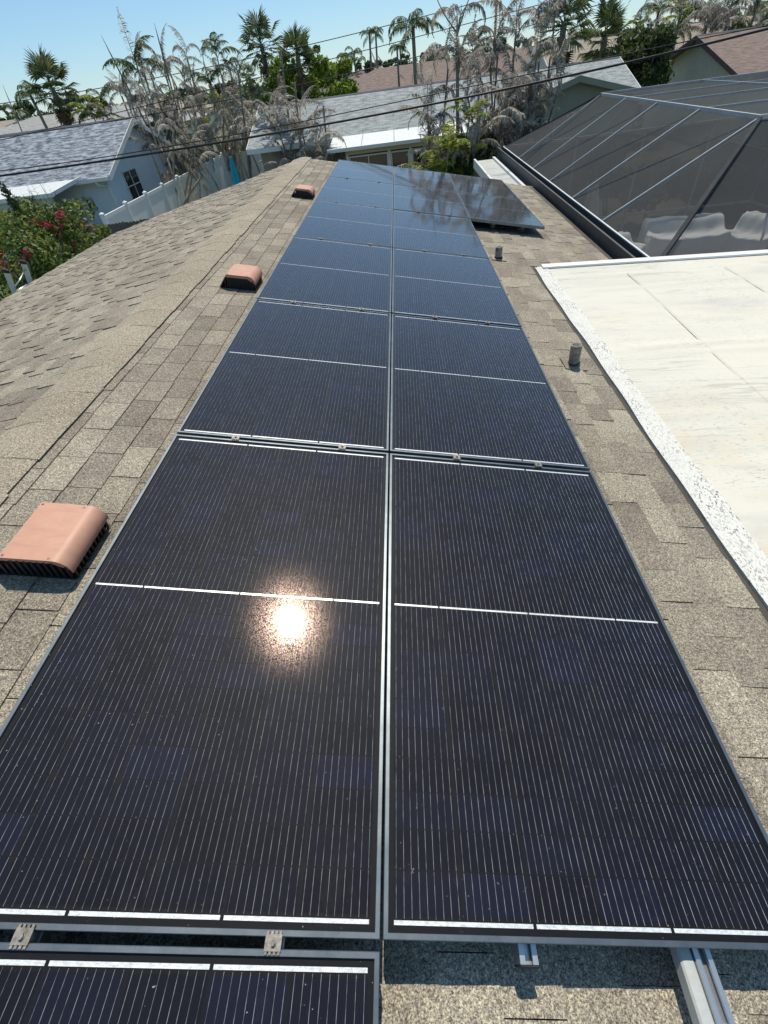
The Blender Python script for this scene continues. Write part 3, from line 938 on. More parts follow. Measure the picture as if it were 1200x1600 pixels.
# ================================================================== WHITE FLAT ROOF
WX0, WY1 = 1.605, 5.56


def wz(x): return 3.168 - (x - 1.61) * 0.035


fr_ = thing('flat_roof', 'white coated flat patio roof with stains and a chipped edge strip', 'flat roof', T(0, 0, 0))


def mem(uu, vv):
    x = WX0 + 0.098 + uu * (7.10 - WX0); y = -3.6 + vv * (WY1 + 3.6)
    bumpz = 0.006 * math.sin(x * 1.1 + 2.0 * math.sin(y * 0.7)) * math.sin(y * 1.9 + 0.4) - 0.0
    # wrinkles running across
    for (yw, a, s_) in ((5.1, 0.010, 0.05), (4.72, 0.008, 0.04), (4.3, 0.006, 0.05), (3.52, 0.013, 0.05), (3.40, 0.009, 0.04), (2.62, 0.010, 0.06), (2.05, 0.008, 0.05), (1.3, 0.008, 0.06)):
        dy = y - yw - 0.10 * math.sin(x * 0.9 + yw) - 0.03 * math.sin(x * 3.1 + yw * 2)
        bumpz += a * math.exp(-(dy / s_) ** 2) * (0.55 + 0.45 * math.sin(x * 1.3 + yw * 5))
    edge = min(1.0, max(0.0, (x - WX0 - 0.16) / 0.2)) * min(1.0, max(0.0, (WY1 - 0.12 - y) / 0.15))
    return (x, y, wz(x) + bumpz * edge)


m = MB(); m.grid(mem, 40, 300); m.build('membrane', MAT['membrane'], fr_, None, True)
m = MB(); m.box((WX0 + 0.02, -3.6, 2.90), (7.18, WY1 - 0.02, 2.955)); m.build('roof_board', MAT['white_paint'], fr_)
er = random.Random(3)
m = MB(); nn = 120
for k in range(nn):
    ya = -3.6 + (WY1 + 3.6) * k / nn; yb = -3.6 + (WY1 + 3.6) * (k + 1) / nn
    def wob(y): return 0.006 * math.sin(y * 2.3) + 0.004 * math.sin(y * 7.1 + 1)
    xa0, xb0 = WX0 - 0.012 + wob(ya), WX0 - 0.012 + wob(yb)
    xa1, xb1 = WX0 + 0.122 + 1.2 * wob(ya + 2), WX0 + 0.122 + 1.2 * wob(yb + 2)
    za, zb = wz(xa0) - 0.005, wz(xa1) + 0.0055
    m.add([(xa0, ya, za), (xa1, ya, zb), (xb1, yb, zb), (xb0, yb, za), (xa0, ya, za - 0.02), (xb0, yb, za - 0.02), (xa1, ya, zb - 0.006), (xb1, yb, zb - 0.006)], [(0, 1, 2, 3), (4, 0, 3, 5), (1, 6, 7, 2)])
m.build('edge_strip', MAT['chipped'], fr_)
m = MB(); m.prism([(WY1 - 0.10, 0.004), (WY1 - 0.09, 0.018), (WY1 + 0.012, 0.020), (WY1 + 0.012, -0.16), (WY1 + 0.002, -0.16), (WY1 + 0.002, 0.0)], 0, 5.5, T(WX0 + 0.06, 0, wz(WX0 + 0.06) + 0.002) @ Ry(math.atan(0.035)), 'x')
m.build('drip_edge', MAT['white_paint'], fr_)
for xs in (2.475, 3.475, 4.475):
    m = MB(); nn = 60
    for k in range(nn):
        ya = -3.6 + (WY1 - 0.4 + 3.6) * k / nn; yb = -3.6 + (WY1 - 0.4 + 3.6) * (k + 1) / nn
        oa, ob = 0.012 * math.sin(ya * 1.7), 0.012 * math.sin(yb * 1.7)
        z_ = wz(xs) + 0.0065
        m.add([(xs + oa - 0.012, ya, z_ - 0.004), (xs + oa + 0.002, ya, z_ + 0.004), (xs + ob + 0.002, yb, z_ + 0.004), (xs + ob - 0.012, yb, z_ - 0.004), (xs + oa + 0.004, ya, z_ - 0.006), (xs + ob + 0.004, yb, z_ - 0.006)], [(0, 1, 2, 3), (1, 4, 5, 2)])
    m.build('seam', MAT['membrane'], fr_)
for (px_, py_) in ((6.9, 5.2), (6.9, 0.5), (6.9, -3.3)):
    m = MB(); m.box((px_ - 0.08, py_ - 0.08, 0), (px_ + 0.08, py_ + 0.08, 2.9)); m.build('post', MAT['white_paint'], fr_)

# ================================================================== PAN ROOF BEYOND THE GABLE
pr_ = thing('pan_roof', 'narrow grey aluminium pan roof behind the short panel column', 'pan roof', T(0, 0, 0))
for k in range(3):
    m = MB(); m.bevbox((2.20, 11.20 + k * 1.46, 2.80), (2.66, 11.20 + (k + 1) * 1.46 - 0.02, 2.85), 0.006); m.build('pan', MAT['pan_alu'], pr_)
for (a, b) in ((2.15, 2.197), (2.663, 2.72)):
    m = MB(); m.box((a, 11.19, 2.70), (b, 15.6, 2.895)); m.build('edge_trim', MAT['white_alu'], pr_)
m = MB(); m.box((2.152, 11.3, 0), (2.196, 15.5, 2.70)); m.build('screen_wall', MAT['bronze'], pr_)

# ================================================================== POOL CAGE
cage = thing('pool_cage', 'large hipped pool screen enclosure with dark mesh and white beams', 'screen enclosure', T(0, 0, 0))
GXc, GZc = 2.93, 3.03
TXc, TZc = 4.73, 4.00
TX2 = 8.6; GX2 = 10.4
YA, YB = 5.72, 15.95
YT0, YT1 = 7.61, 13.80


def beam(p0, p1, wdt, dep, mat, name='beam'):
    p0, p1 = Vector(p0), Vector(p1); d = p1 - p0; L = d.length; d.normalize()
    s_ = d.cross(Vector((0, 0, 1)));
    if s_.length < 1e-3: s_ = Vector((1, 0, 0))
    s_.normalize(); u = s_.cross(d)
    Mx = Matrix(((s_.x, d.x, u.x, p0.x), (s_.y, d.y, u.y, p0.y), (s_.z, d.z, u.z, p0.z), (0, 0, 0, 1)))
    m = MB(); m.box((-wdt / 2, 0, -dep / 2), (wdt / 2, L, dep / 2), Mx)
    return m.build(name, mat, cage)


m = MB(); m.box((2.84, YA, 2.80), (2.885, YB, 3.035)); m.build('gutter_board', MAT['bronze'], cage)
m = MB(); m.box((2.887, YA, 2.84), (2.992, YB, 2.86)); m.build('gutter_floor', MAT['bronze'], cage)
m = MB(); m.box((2.836, YA, 3.037), (2.862, YB, 3.050)); m.build('gutter_edge', MAT['bronze'], cage)
m = MB(); m.box((2.994, YA, 2.86), (3.012, YB, 3.035)); m.build('gutter_board', MAT['bronze'], cage)
m = MB(); m.box((2.992, YA, 3.037), (3.016, YB, 3.05)); m.build('gutter_edge', MAT['white_alu'], cage)
ys = [YT0, 9.17, 10.74, 12.25, YT1]
for y_ in ys:
    beam((GXc + 0.09, y_, GZc), (TXc, y_, TZc), 0.019, 0.045, MAT['dull_alu'])
    beam((TXc, y_, TZc + 0.001), (TX2, y_, TZc + 0.001), 0.019, 0.045, MAT['dull_alu'])
    beam((TX2, y_, TZc), (GX2, y_, GZc), 0.019, 0.045, MAT['dull_alu'])
beam((TXc, YT0 - 0.02, TZc + 0.012), (TXc, YT1 + 0.02, TZc + 0.012), 0.036, 0.05, MAT['dull_alu'], 'ridge_beam')
beam((TX2, YT0 - 0.02, TZc + 0.012), (TX2, YT1 + 0.02, TZc + 0.012), 0.036, 0.05, MAT['dull_alu'], 'ridge_beam')
beam((6.9, YT0, TZc + 0.010), (6.9, YT1, TZc + 0.010), 0.024, 0.045, MAT['dull_alu'], 'purlin')
for (a, b) in (((GXc + 0.15, YA, GZc + 0.04), (TXc, YT0, TZc)), ((GXc + 0.15, YB, GZc), (TXc, YT1, TZc)), ((GX2, YA, GZc), (TX2, YT0, TZc)), ((GX2, YB, GZc), (TX2, YT1, TZc))):
    beam(a, b, 0.05, 0.05, MAT['hip_dark'], 'hip_beam')
for x in (5.55, 7.1, 8.0):
    beam((x, YT0, TZc), (x, YA, GZc), 0.019, 0.045, MAT['dull_alu'])
    beam((x, YT1, TZc), (x, YB, GZc), 0.019, 0.045, MAT['dull_alu'])
beam((TXc, YT0, TZc + 0.014), (TX2, YT0, TZc + 0.014), 0.036, 0.05, MAT['dull_alu'], 'ridge_beam')
beam((TXc, YT1, TZc + 0.014), (TX2, YT1, TZc + 0.014), 0.036, 0.05, MAT['dull_alu'], 'ridge_beam')
# bracing cables on the slope
for (a, b) in ((0, 1), (1, 2), (2, 3), (3, 4)):
    beam((GXc + 0.1, ys[a + 1], GZc + 0.02), (TXc - 0.02, ys[a], TZc - 0.01), 0.012, 0.012, MAT['grey_alu'], 'brace')
# wall posts and rails
for x in (3.2, 5.0, 6.8, 8.6, GX2): beam((x, YB, 0.15), (x, YB, GZc), 0.05, 0.05, MAT['grey_alu'], 'post')
for y_ in (YA, 7.61, 9.17, 10.74, 12.25, 13.8): beam((GX2, y_, 0.15), (GX2, y_, GZc), 0.05, 0.05, MAT['grey_alu'], 'post')
beam((3.0, YB + 0.002, 1.05), (GX2, YB + 0.002, 1.05), 0.045, 0.05, MAT['grey_alu'], 'chair_rail')
beam((GX2 + 0.002, YA, 1.05), (GX2 + 0.002, YB, 1.05), 0.045, 0.05, MAT['grey_alu'], 'chair_rail')
beam((3.0, YB, GZc), (GX2, YB, GZc), 0.05, 0.05, MAT['grey_alu'], 'eave_beam')
beam((GX2, YA, GZc), (GX2, YB, GZc), 0.05, 0.05, MAT['grey_alu'], 'eave_beam')


def scr(pts, mat='screen'):
    """a stretched mesh panel: a thin slab between the beams"""
    P = [Vector(p) for p in pts]; n = (P[1] - P[0]).cross(P[2] - P[0]).normalized() * 0.0015
    k = len(P); m = MB()
    m.add([p for p in P], [tuple(range(k))])
    return m.build('screen_panel', MAT[mat], cage)


yy = [YA] + ys + [YB]
scr([(GXc + 0.1, YA, GZc), (GXc + 0.1, YT0, GZc), (TXc, YT0, TZc)])
for a, b in zip(ys[:-1], ys[1:]):
    scr([(GXc + 0.1, a, GZc), (GXc + 0.1, b, GZc), (TXc, b, TZc), (TXc, a, TZc)])
    for xa, xb in ((TXc, 6.9), (6.9, TX2)): scr([(xa, a, TZc), (xa, b, TZc), (xb, b, TZc), (xb, a, TZc)])
    scr([(TX2, a, TZc), (TX2, b, TZc), (GX2, b, GZc), (GX2, a, GZc)])
scr([(GXc + 0.1, YT1, GZc), (GXc + 0.1, YB, GZc), (TXc, YT1, TZc)])
scr([(GX2, YT1, GZc), (TX2, YT1, TZc), (GX2, YB, GZc)]); scr([(GX2, YA, GZc), (TX2, YT0, TZc), (GX2, YT0, GZc)])
xsn = [GXc + 0.1, 5.55, 7.1, 8.0, GX2]
for (yt, ye) in ((YT0, YA), (YT1, YB)):
    xt = [TXc, 5.55, 7.1, 8.0, TX2]
    for k in range(4): scr([(xsn[k], ye, GZc), (xsn[k + 1], ye, GZc), (xt[k + 1], yt, TZc), (xt[k], yt, TZc)])
for xa, xb in ((3.0, 5.0), (5.0, 6.8), (6.8, 8.6), (8.6, GX2)):
    scr([(xa, YB, 0.15), (xb, YB, 0.15), (xb, YB, GZc), (xa, YB, GZc)], 'screen_wall')
for a, b in zip(yy[:-1], yy[1:]): scr([(GX2, a, 0.15), (GX2, b, 0.15), (GX2, b, GZc), (GX2, a, GZc)], 'screen_wall')

# paved deck
m = MB(); m.box((2.6, -3, 0.0), (10.9, 16.3, 0.10)); dkk = m.build('pool_deck', MAT['deck']); tag(dkk, 'paved deck inside the pool cage', 'deck', kind='structure')
pvm = []
for k in range(3):
    m = MB(); m.bevbox((0.004, 0.004, 0), (0.596, 0.396, 0.05 + 0.002 * k), 0.006); pvm.append(m.mesh('paver', MAT['paver']))
for i in range(9):
    for j in range(14): place('paver', pvm[rng.randrange(3)], dkk, T(5.4 + i * 0.6 + (0.3 if j % 2 else 0) - 0.3, 10.6 + j * 0.4, 0.10))

# covered furniture


def cover(label, loc, rz, W, D, Hb, Hf, seed, name='covered_sofa', cat='covered furniture'):
    """a loose cloth over a seat: high back (at +y), lower arms and front"""
    r = random.Random(seed); m = MB()
    nu, nv = 34, 30
    def fn(u, v):
        x = (u - 0.5) * 2; y_ = (v - 0.5) * 2
        # flatten square to a box-like drape
        def sq(t, p=5): return math.copysign(min(1, abs(t) ** 0.55), t)
        ex = max(abs(x), abs(y_))
        hmax = Hf + (Hb - Hf) * (1 / (1 + math.exp(-(y_ - 0.12) * 16)))
        arm = 0.09 * (1 / (1 + math.exp(-(abs(x) - 0.62) * 18))) * (1 if Hf > 0.5 else 0.6)
        sag = -0.05 * math.exp(-(x * x + (y_ + 0.2) ** 2) * 2.2)
        top = hmax + arm * (1 - (hmax - Hf) / max(Hb - Hf, 0.01)) + sag
        t = max(0.0, (ex - 0.72) / 0.28)
        if t <= 0:
            px_, py_ = x / 0.72 * 0.97, y_ / 0.72 * 0.97; z = top
        else:
            sc = 1 / ex; px_, py_ = x * sc, y_ * sc; z = top * (1 - t) ** 0.85 * (0.985 if t < 0.2 else 1)
        flare = 1 + 0.05 * t + 0.018 * t * math.sin(9 * math.atan2(y_, x) + seed) + 0.012 * t * math.sin(23 * math.atan2(y_, x))
        z += 0.010 * math.sin(7 * x + 3 * y_ + seed) * (1 - t) + 0.008 * math.sin(11 * x * y_ + 4 * x + seed * 2) * (1 - t) + 0.01 * math.sin(17 * (x - 0.6 * y_) + seed) * (1 - t)
        return (px_ * W / 2 * flare, py_ * D / 2 * flare, max(0.0, z))
    m.grid(fn, nu, nv)
    root = thing(name, label, cat, T(loc) @ Rz(rz), 'covered patio furniture in the pool cage')
    m.build('cloth_cover', MAT['grey_cover'], root, None, True)
    f_ = MB(); f_.box((-W * 0.42, -D * 0.42, 0.05), (W * 0.42, D * 0.42, Hf * 0.6)); f_.box((-W * 0.42, D * 0.15, Hf * 0.6), (W * 0.42, D * 0.40, Hb * 0.86))
    f_.build('seat_frame', MAT['wood_brown'], root)
    return root


DZ = 0.152
cover('wide covered patio sofa, the middle of three grey covers in the pool cage', (8.02, 14.6, DZ), R(-6), 2.05, 1.0, 0.96, 0.66, 2)
cover('low covered patio chair at the left end of the grey covers in the pool cage', (6.18, 14.25, DZ), R(28), 0.95, 0.95, 0.80, 0.52, 5, 'covered_armchair')
cover('covered armchair at the right edge of the photo in the pool cage', (9.62, 14.05, DZ), R(-48), 1.05, 1.0, 0.98, 0.62, 9, 'covered_armchair')
um = thing('covered_umbrella', 'closed patio umbrella in a faded beige cover standing in the pool cage', 'umbrella', T(5.35, 14.85, DZ))
m = MB(); nn = 22
def umb(u, v):
    t = 2 * PI * u; z = 0.55 + v * 1.5
    rr = (0.26 * (1 - v) ** 0.7 + 0.05) * (1 + 0.16 * math.sin(6 * t + 2 * v) + 0.06 * math.sin(11 * t))
    return (rr * math.cos(t), rr * math.sin(t), z)
m.grid(umb, 36, 12); m.build('cloth_cover', MAT['tan_cover'], um, None, True)
m = MB(); m.tube([(0, 0, 0.0), (0, 0, 2.1)], 0.022, 10); m.build('pole', MAT['grey_alu'], um)
m = MB(); m.tube([(0, 0, 0.0), (0, 0, 0.07), (0, 0, 0.09)], [0.28, 0.26, 0.05], 20); m.build('base', MAT['black_plastic'], um)

# ================================================================== NEIGHBOURING HOUSES


def slope_part(root, p0, along, down, L, Sl, mat, name='roof_slope', th=0.09):
    """roof plane with its own coordinates: x along the ridge, y down the slope"""
    a = Vector(along).normalized(); d = Vector(down).normalized(); n = a.cross(d)
    flip = n.z < 0
    if flip: n = -n
    Mx = Matrix(((a.x, d.x, n.x, p0[0]), (a.y, d.y, n.y, p0[1]), (a.z, d.z, n.z, p0[2]), (0, 0, 0, 1)))
    m = MB(); m.box((0, 0, -th), (L, Sl, 0))
    return m.build(name, mat, root, Mx)


def window(root, M_, w, h, cols=2, rows=2, frame=None, glass=None):
    """window in the plane x,z of M_, facing -y; each pane a sub-part"""
    frame = frame or MAT['white_paint']; glass = glass or MAT['glass_dark']
    m = MB(); t = 0.055
    m.box((-t, -0.03, -t), (0, 0.03, h + t)); m.box((w, -0.03, -t), (w + t, 0.03, h + t))
    m.box((0, -0.03, -t), (w, 0.03, 0)); m.box((0, -0.03, h), (w, 0.03, h + t))
    for c in range(1, cols): m.box((w * c / cols - 0.02, -0.024, 0), (w * c / cols + 0.02, 0.02, h))
    for r in range(1, rows): m.box((0, -0.020, h * r / rows - 0.02), (w, 0.016, h * r / rows + 0.02))
    o = m.build('window', frame, root, M_)
    for c in range(cols):
        for r in range(rows):
            p = MB(); p.box((w * c / cols + 0.022, -0.004, h * r / rows + 0.022), (w * (c + 1) / cols - 0.022, 0.004, h * (r + 1) / rows - 0.022)); p.build('pane', glass, o)
    return o


def gable_house(name, label, M_, L, half, rz, ez, roof, wall, trim, oh=0.45, hip=False, wall_x0=None, cat='house'):
    """ridge along local x (0..L) at y=0; eaves at y=-half and y=+half"""
    root = thing(name, label, cat, M_)
    Sl = math.hypot(half, rz - ez)
    slp = (rz - ez) / half
    if not hip:
        slope_part(root, (0, 0, rz), (1, 0, 0), (0, -half, ez - rz), L, Sl, roof)
        slope_part(root, (0, 0.001, rz), (1, 0, 0), (0, half, ez - rz), L, Sl, roof)
        w = MB(); h2 = half - oh
        w.prism([(-h2, 0), (h2, 0), (h2, ez + slp * oh - 0.11), (0, rz - 0.12), (-h2, ez + slp * oh - 0.11)], oh, L - oh, None, 'x')
        w.build('wall', wall, root)
        for x in (-0.03, L + 0.001):
            for sg in (-1, 1):
                f = MB(); f.add([(x, 0, rz - 0.20), (x, sg * half, ez - 0.20), (x, sg * half, ez + 0.012), (x, 0, rz + 0.012), (x + 0.029, 0, rz - 0.20), (x + 0.029, sg * half, ez - 0.20), (x + 0.029, sg * half, ez + 0.012), (x + 0.029, 0, rz + 0.012)],
                                [(0, 1, 2, 3), (7, 6, 5, 4), (0, 4, 5, 1), (1, 5, 6, 2), (2, 6, 7, 3), (3, 7, 4, 0)])
                f.build('rake_board', trim, root)
        for sg in (-1, 1):
            f = MB(); f.box((0, min(sg * (half + 0.002), sg * (half + 0.03)), ez - 0.19), (L, max(sg * (half + 0.002), sg * (half + 0.03)), ez - 0.01)); f.build('fascia', trim, root)
            c = MB()
        c = MB(); c.prism([(-0.16, rz - 0.16 * slp + 0.012), (0, rz + 0.022), (0.16, rz - 0.16 * slp + 0.012), (0, rz + 0.002)], 0, L, None, 'x'); c.build('ridge_cap', MAT['ridge_dark'], root)
    else:
        A = half * 0.9
        m1 = [((0, 0), (A, rz)), ]
        P = dict(a=(0, -half, ez), b=(L, -half, ez), c=(L, half, ez), d=(0, half, ez), r0=(A, 0, rz), r1=(L - A, 0, rz))
        for q in (('a', 'b', 'r1', 'r0'), ('c', 'd', 'r0', 'r1'), ('b', 'c', 'r1'), ('d', 'a', 'r0')):
            pts = [Vector(P[k]) for k in q]; n = (pts[1] - pts[0]).cross(pts[2] - pts[0]).normalized()
            x = (pts[1] - pts[0]).normalized(); y_ = n.cross(x)
            Mx = Matrix(((x.x, y_.x, n.x, pts[0].x), (x.y, y_.y, n.y, pts[0].y), (x.z, y_.z, n.z, pts[0].z), (0, 0, 0, 1)))
            inv = Mx.inverted(); loc = [inv @ p for p in pts]; k = len(loc)
            m = MB(); m.add(loc + [p - Vector((0, 0, 0.08)) for p in loc], [tuple(range(k)), tuple(range(2 * k - 1, k - 1, -1))] + [(i, k + i, k + (i + 1) % k, (i + 1) % k) for i in range(k)])
            m.build('roof_slope', roof, root, Mx)
        w = MB(); w.box((oh, -half + oh, 0), (L - oh, half - oh, ez + 0.02)); w.build('wall', wall, root)
        f = MB(); f.box((-0.02, -half - 0.02, ez - 0.2), (L + 0.02, -half, ez - 0.02)); f.build('fascia', trim, root)
    return root


# ---- pale blue house, ridge along x, gable end towards +x
bh = gable_house('neighbour_house', 'pale blue house with mottled blue grey shingle roof behind the white fence', T(-31.0, 29.3, 0), 17.9, 4.6, 4.42, 2.72,
                 MAT['blue_shingle'], MAT['stucco_blue'], MAT['white_paint'], 0.5)
window(bh, T(17.43, -2.4, 1.40) @ Rz(PI / 2), 1.5, 1.15)
# porch roof with gutter, and its pans
for k in range(5):
    m = MB()
    x0 = 16.35 - (k + 1) * 1.5; x1 = 16.35 - k * 1.5 - 0.02
    xb0, xb1 = (x0 - 0.45, x1 - 0.45)
    m.add([(x0, -4.35, 2.765), (x1, -4.35, 2.765), (xb1, -6.1, 2.52), (xb0, -6.1, 2.52), (x0, -4.35, 2.70), (x1, -4.35, 2.70), (xb1, -6.1, 2.455), (xb0, -6.1, 2.455)], [(0, 3, 2, 1), (4, 5, 6, 7), (0, 1, 5, 4), (1, 2, 6, 5), (2, 3, 7, 6), (3, 0, 4, 7)])
    m.build('porch_pan', MAT['white_alu'], bh)
m = MB(); m.box((8.0, -6.22, 2.38), (15.92, -6.11, 2.53)); m.build('gutter', MAT['white_paint'], bh)
m = MB(); m.add([(15.93, -6.2, 2.42), (16.38, -4.36, 2.66), (16.38, -4.36, 2.80), (15.93, -6.2, 2.56), (15.99, -6.2, 2.42), (16.44, -4.36, 2.66), (16.44, -4.36, 2.80), (15.99, -6.2, 2.56)], [(3, 2, 1, 0), (4, 5, 6, 7), (0, 1, 5, 4), (2, 3, 7, 6), (3, 0, 4, 7), (1, 2, 6, 5)]); m.build('porch_edge', MAT['white_paint'], bh)
m = MB(); m.box((8.0, -5.6, 0), (15.4, -5.5, 2.46)); m.build('porch_wall', MAT['stucco_blue'], bh)
m = MB(); m.tube([(17.2, -4.70, 2.55), (17.25, -4.62, 2.42), (17.46, -4.20, 2.30), (17.46, -4.18, 0.1)], 0.05, 8); m.build('downspout', MAT['white_paint'], bh)
m = MB(); m.box((16.9, -4.75, 2.56), (17.88, -4.64, 2.70)); m.build('gutter', MAT['white_paint'], bh)
m = MB(); m.bevbox((16.05, -4.19, 1.45), (16.37, -4.10, 1.95), 0.01); vb = m.build('vent_grille', MAT['tan_cover'], bh)
m = MB(); m.box((16.10, -4.2, 1.52), (16.20, -4.192, 1.9)); m.build('opening', MAT['black_plastic'], vb)
# covered grill by the blue house
gr = thing('covered_grill', 'black covered barbecue grill against the pale blue wall', 'grill', T(-14.35, 23.5, 0))
m = MB(); m.grid(lambda u, v: ((0.68 if abs(u - .5) < .3 else 0.6) * (u - 0.5) * 2 * (1.0 + 0.05 * math.sin(9 * v)), 0.4 * math.cos(v * PI), 1.28 * (math.sin(v * PI) ** 0.35) * (1 - 0.25 * abs(u - 0.5) * 2) ), 14, 16)
m.build('cloth_cover', MAT['black_cloth'], gr, None, True)
m = MB(); m.box((-0.5, -0.3, 0), (0.5, 0.3, 0.8)); m.build('cabinet', MAT['black_plastic'], gr)

# ---- pale roofed house straight ahead with white patio roof
ch = gable_house('neighbour_house', 'long house with pale grey shingles and white patio roof behind the dead palms', T(-7.2, 31.6, 0), 18.4, 4.5, 4.10, 2.79,
                 MAT['pale_shingle'], MAT['stucco_tan'], MAT['white_paint'], 0.5)
for k in range(5):
    m = MB(); x0 = 4.2 + k * 1.45
    m.add([(x0, -4.42, 2.815), (x0 + 1.43, -4.42, 2.815), (x0 + 1.43, -6.8, 2.60), (x0, -6.8, 2.60), (x0, -4.42, 2.75), (x0 + 1.43, -4.42, 2.75), (x0 + 1.43, -6.8, 2.535), (x0, -6.8, 2.535)], [(0, 3, 2, 1), (4, 5, 6, 7), (0, 1, 5, 4), (1, 2, 6, 5), (2, 3, 7, 6), (3, 0, 4, 7)])
    m.build('patio_pan', MAT['white_alu'], ch)
m = MB(); m.box((4.15, -6.9, 2.50), (11.5, -6.805, 2.625)); m.build('gutter', MAT['white_paint'], ch)
m = MB(); m.box((4.9, -6.5, 2.32), (11.4, -6.4, 2.56)); m.build('header_board', MAT['stucco_beige'], ch)
for x in (4.9, 6.78, 7.72, 9.45, 11.3):
    m = MB(); m.box((x, -6.51, 0), (x + 0.12, -6.41, 2.32)); m.build('post', MAT['white_paint'], ch)
for x0, x1 in ((5.02, 6.78), (6.9, 7.72), (7.84, 9.45), (9.57, 11.3)):
    window(ch, T(x0 + 0.06, -6.44, 0.85), x1 - x0 - 0.12, 1.36, 2 if x1 - x0 > 1.2 else 1, 1)
    m = MB(); m.box((x0, -6.47, 0), (x1, -6.42, 0.78)); m.build('knee_wall', MAT['white_paint'], ch)
m = MB(); m.tube([(10.55, -3.0, 3.2), (10.55, -3.0, 3.75)], 0.07, 10); m.bevbox((10.4, -3.15, 3.75), (10.7, -2.85, 3.9), 0.03); m.build('roof_stack', MAT['pan_alu'], ch)
# protruding wing with the green gable wall
wing = gable_house('house_wing', 'grey green gable wing rising behind the pool cage', T(8.0, 26.7, 0) @ Rz(PI / 2), 5.2, 3.1, 3.82, 3.02, MAT['pale_shingle'], MAT['stucco_green'], MAT['stucco_green'], 0.3)
window(wing, T(0.29, 2.3, 1.85) @ Rz(-PI / 2), 1.5, 0.55, 3, 1)

# ---- brown roofed house at the right
rh = gable_house('neighbour_house', 'cream gable house with brown shingle roof at the right edge', T(16.8, 36.2, 0), 22.0, 5.9, 4.40, 2.82, MAT['brown_shingle'], MAT['stucco_cream'], MAT['brown_trim'], 0.45)
m = MB(); m.tube([(3.2, -2.1, 3.6), (3.2, -2.1, 4.25)], 0.05, 8); m.build('roof_stack', MAT['grey_alu'], rh)

# ---- houses further away
def far_house(px, py, y, L, half, rise, roof, wall, label, hip=True, rot=0.0):
    p = at_y(px, py, y); rz_ = max(3.6, min(4.9, p.z))
    gable_house('far_house', label, T(p.x, y, 0) @ Rz(rot), L, half, rz_, rz_ - rise, MAT[roof], MAT[wall], MAT['white_paint'], 0.4, hip)


far_house(500, 120, 60, 26, 6, 1.7, 'brown_shingle', 'stucco_cream', 'brown hip roofed house directly behind the pale shingle roof')
far_house(-60, 196, 50, 20, 6.5, 1.5, 'grey_shingle', 'stucco_cream', 'light grey hip roofed house behind the blue grey roof')
far_house(842, 66, 52, 16, 5, 1.6, 'tan_shingle', 'stucco_cream', 'tan roofed house behind the fan palms at the right', False)
far_house(118, 150, 85, 18, 6, 1.6, 'tan_shingle', 'stucco_cream', 'distant tan roofed house left of the dead palms')
far_house(505, 108, 95, 14, 6, 1.6, 'brown_shingle', 'stucco_cream', 'distant small brown roof right of the bright green shrub')
far_house(-140, 185, 80, 20, 6, 1.6, 'tan_shingle', 'stucco_tan', 'distant tan roof at the far left edge')
far_house(690, 92, 120, 22, 7, 1.8, 'grey_shingle', 'stucco_cream', 'distant grey roof below the utility pole')

# ================================================================== FENCES, LADDER, UMBRELLA
vf = thing('vinyl_fence', 'white vinyl privacy fence with capped posts beside the pale blue house', 'fence', T(0, 0, 0))
FX = -11.75
yf = 20.4
posts = []
while yf < 39.6:
    m = MB(); m.box((FX - 0.065, yf - 0.065, 0), (FX + 0.065, yf + 0.065, 1.95)); po = m.build('post', MAT['vinyl'], vf)
    m = MB(); m.bevbox((-0.08, -0.08, 0), (0.08, 0.08, 0.03), 0.004); m.add([(-0.07, -0.07, 0.03), (0.07, -0.07, 0.03), (0.07, 0.07, 0.03), (-0.07, 0.07, 0.03), (0, 0, 0.085)], [(0, 1, 4), (1, 2, 4), (2, 3, 4), (3, 0, 4)])
    m.build('cap', MAT['vinyl'], po, T(FX, yf, 1.95)); posts.append(yf); yf += 2.12
for a, b in zip(posts[:-1], posts[1:]):
    for z0_, z1_ in ((0.05, 0.17), (1.76, 1.90)):
        m = MB(); m.bevbox((FX - 0.03, a + 0.066, z0_), (FX + 0.03, b - 0.066, z1_), 0.006); m.build('fence_rail', MAT['vinyl'], vf)
    nb = 7; wdt = (b - a - 0.13) / nb
    for k in range(nb):
        m = MB(); m.box((FX - 0.011, a + 0.066 + k * wdt + 0.002, 0.171), (FX + 0.011, a + 0.066 + (k + 1) * wdt - 0.002, 1.759)); m.build('board', MAT['vinyl'], vf)
vf2 = thing('vinyl_fence', 'far cross section of white fence partly hidden by drooping dead fronds', 'fence', T(0, 0, 0))
xa = -11.9
while xa < -5.0:
    m = MB(); m.box((xa, 39.0, 0), (xa + 0.13, 39.13, 1.86)); m.build('post', MAT['vinyl'], vf2)
    for k in range(7):
        m = MB(); m.box((xa + 0.135 + k * 0.285, 39.05, 0.05), (xa + 0.135 + k * 0.285 + 0.280, 39.075, 1.78)); m.build('board', MAT['vinyl'], vf2)
    xa += 2.13
wf = thing('wood_fence', 'weathered grey wooden fence at the end of the bougainvillea', 'fence', T(0, 0, 0))
xa = -12.0
while xa < -6.9:
    hh = 1.80 + rng.uniform(-0.02, 0.02)
    m = MB(); m.prism([(xa, 0), (xa + 0.135, 0), (xa + 0.135, hh - 0.03), (xa + 0.10, hh), (xa + 0.035, hh), (xa, hh - 0.03)], 19.40 + rng.uniform(-0.006, 0.006), 19.43); m.build('picket', MAT['wood_grey'], wf); xa += 0.143
for z_ in (0.4, 1.4):
    m = MB(); m.box((-12.0, 19.445, z_), (-6.9, 19.49, z_ + 0.09)); m.build('fence_rail', MAT['wood_grey'], wf)
bp = at_y(134, 352, 14.5)
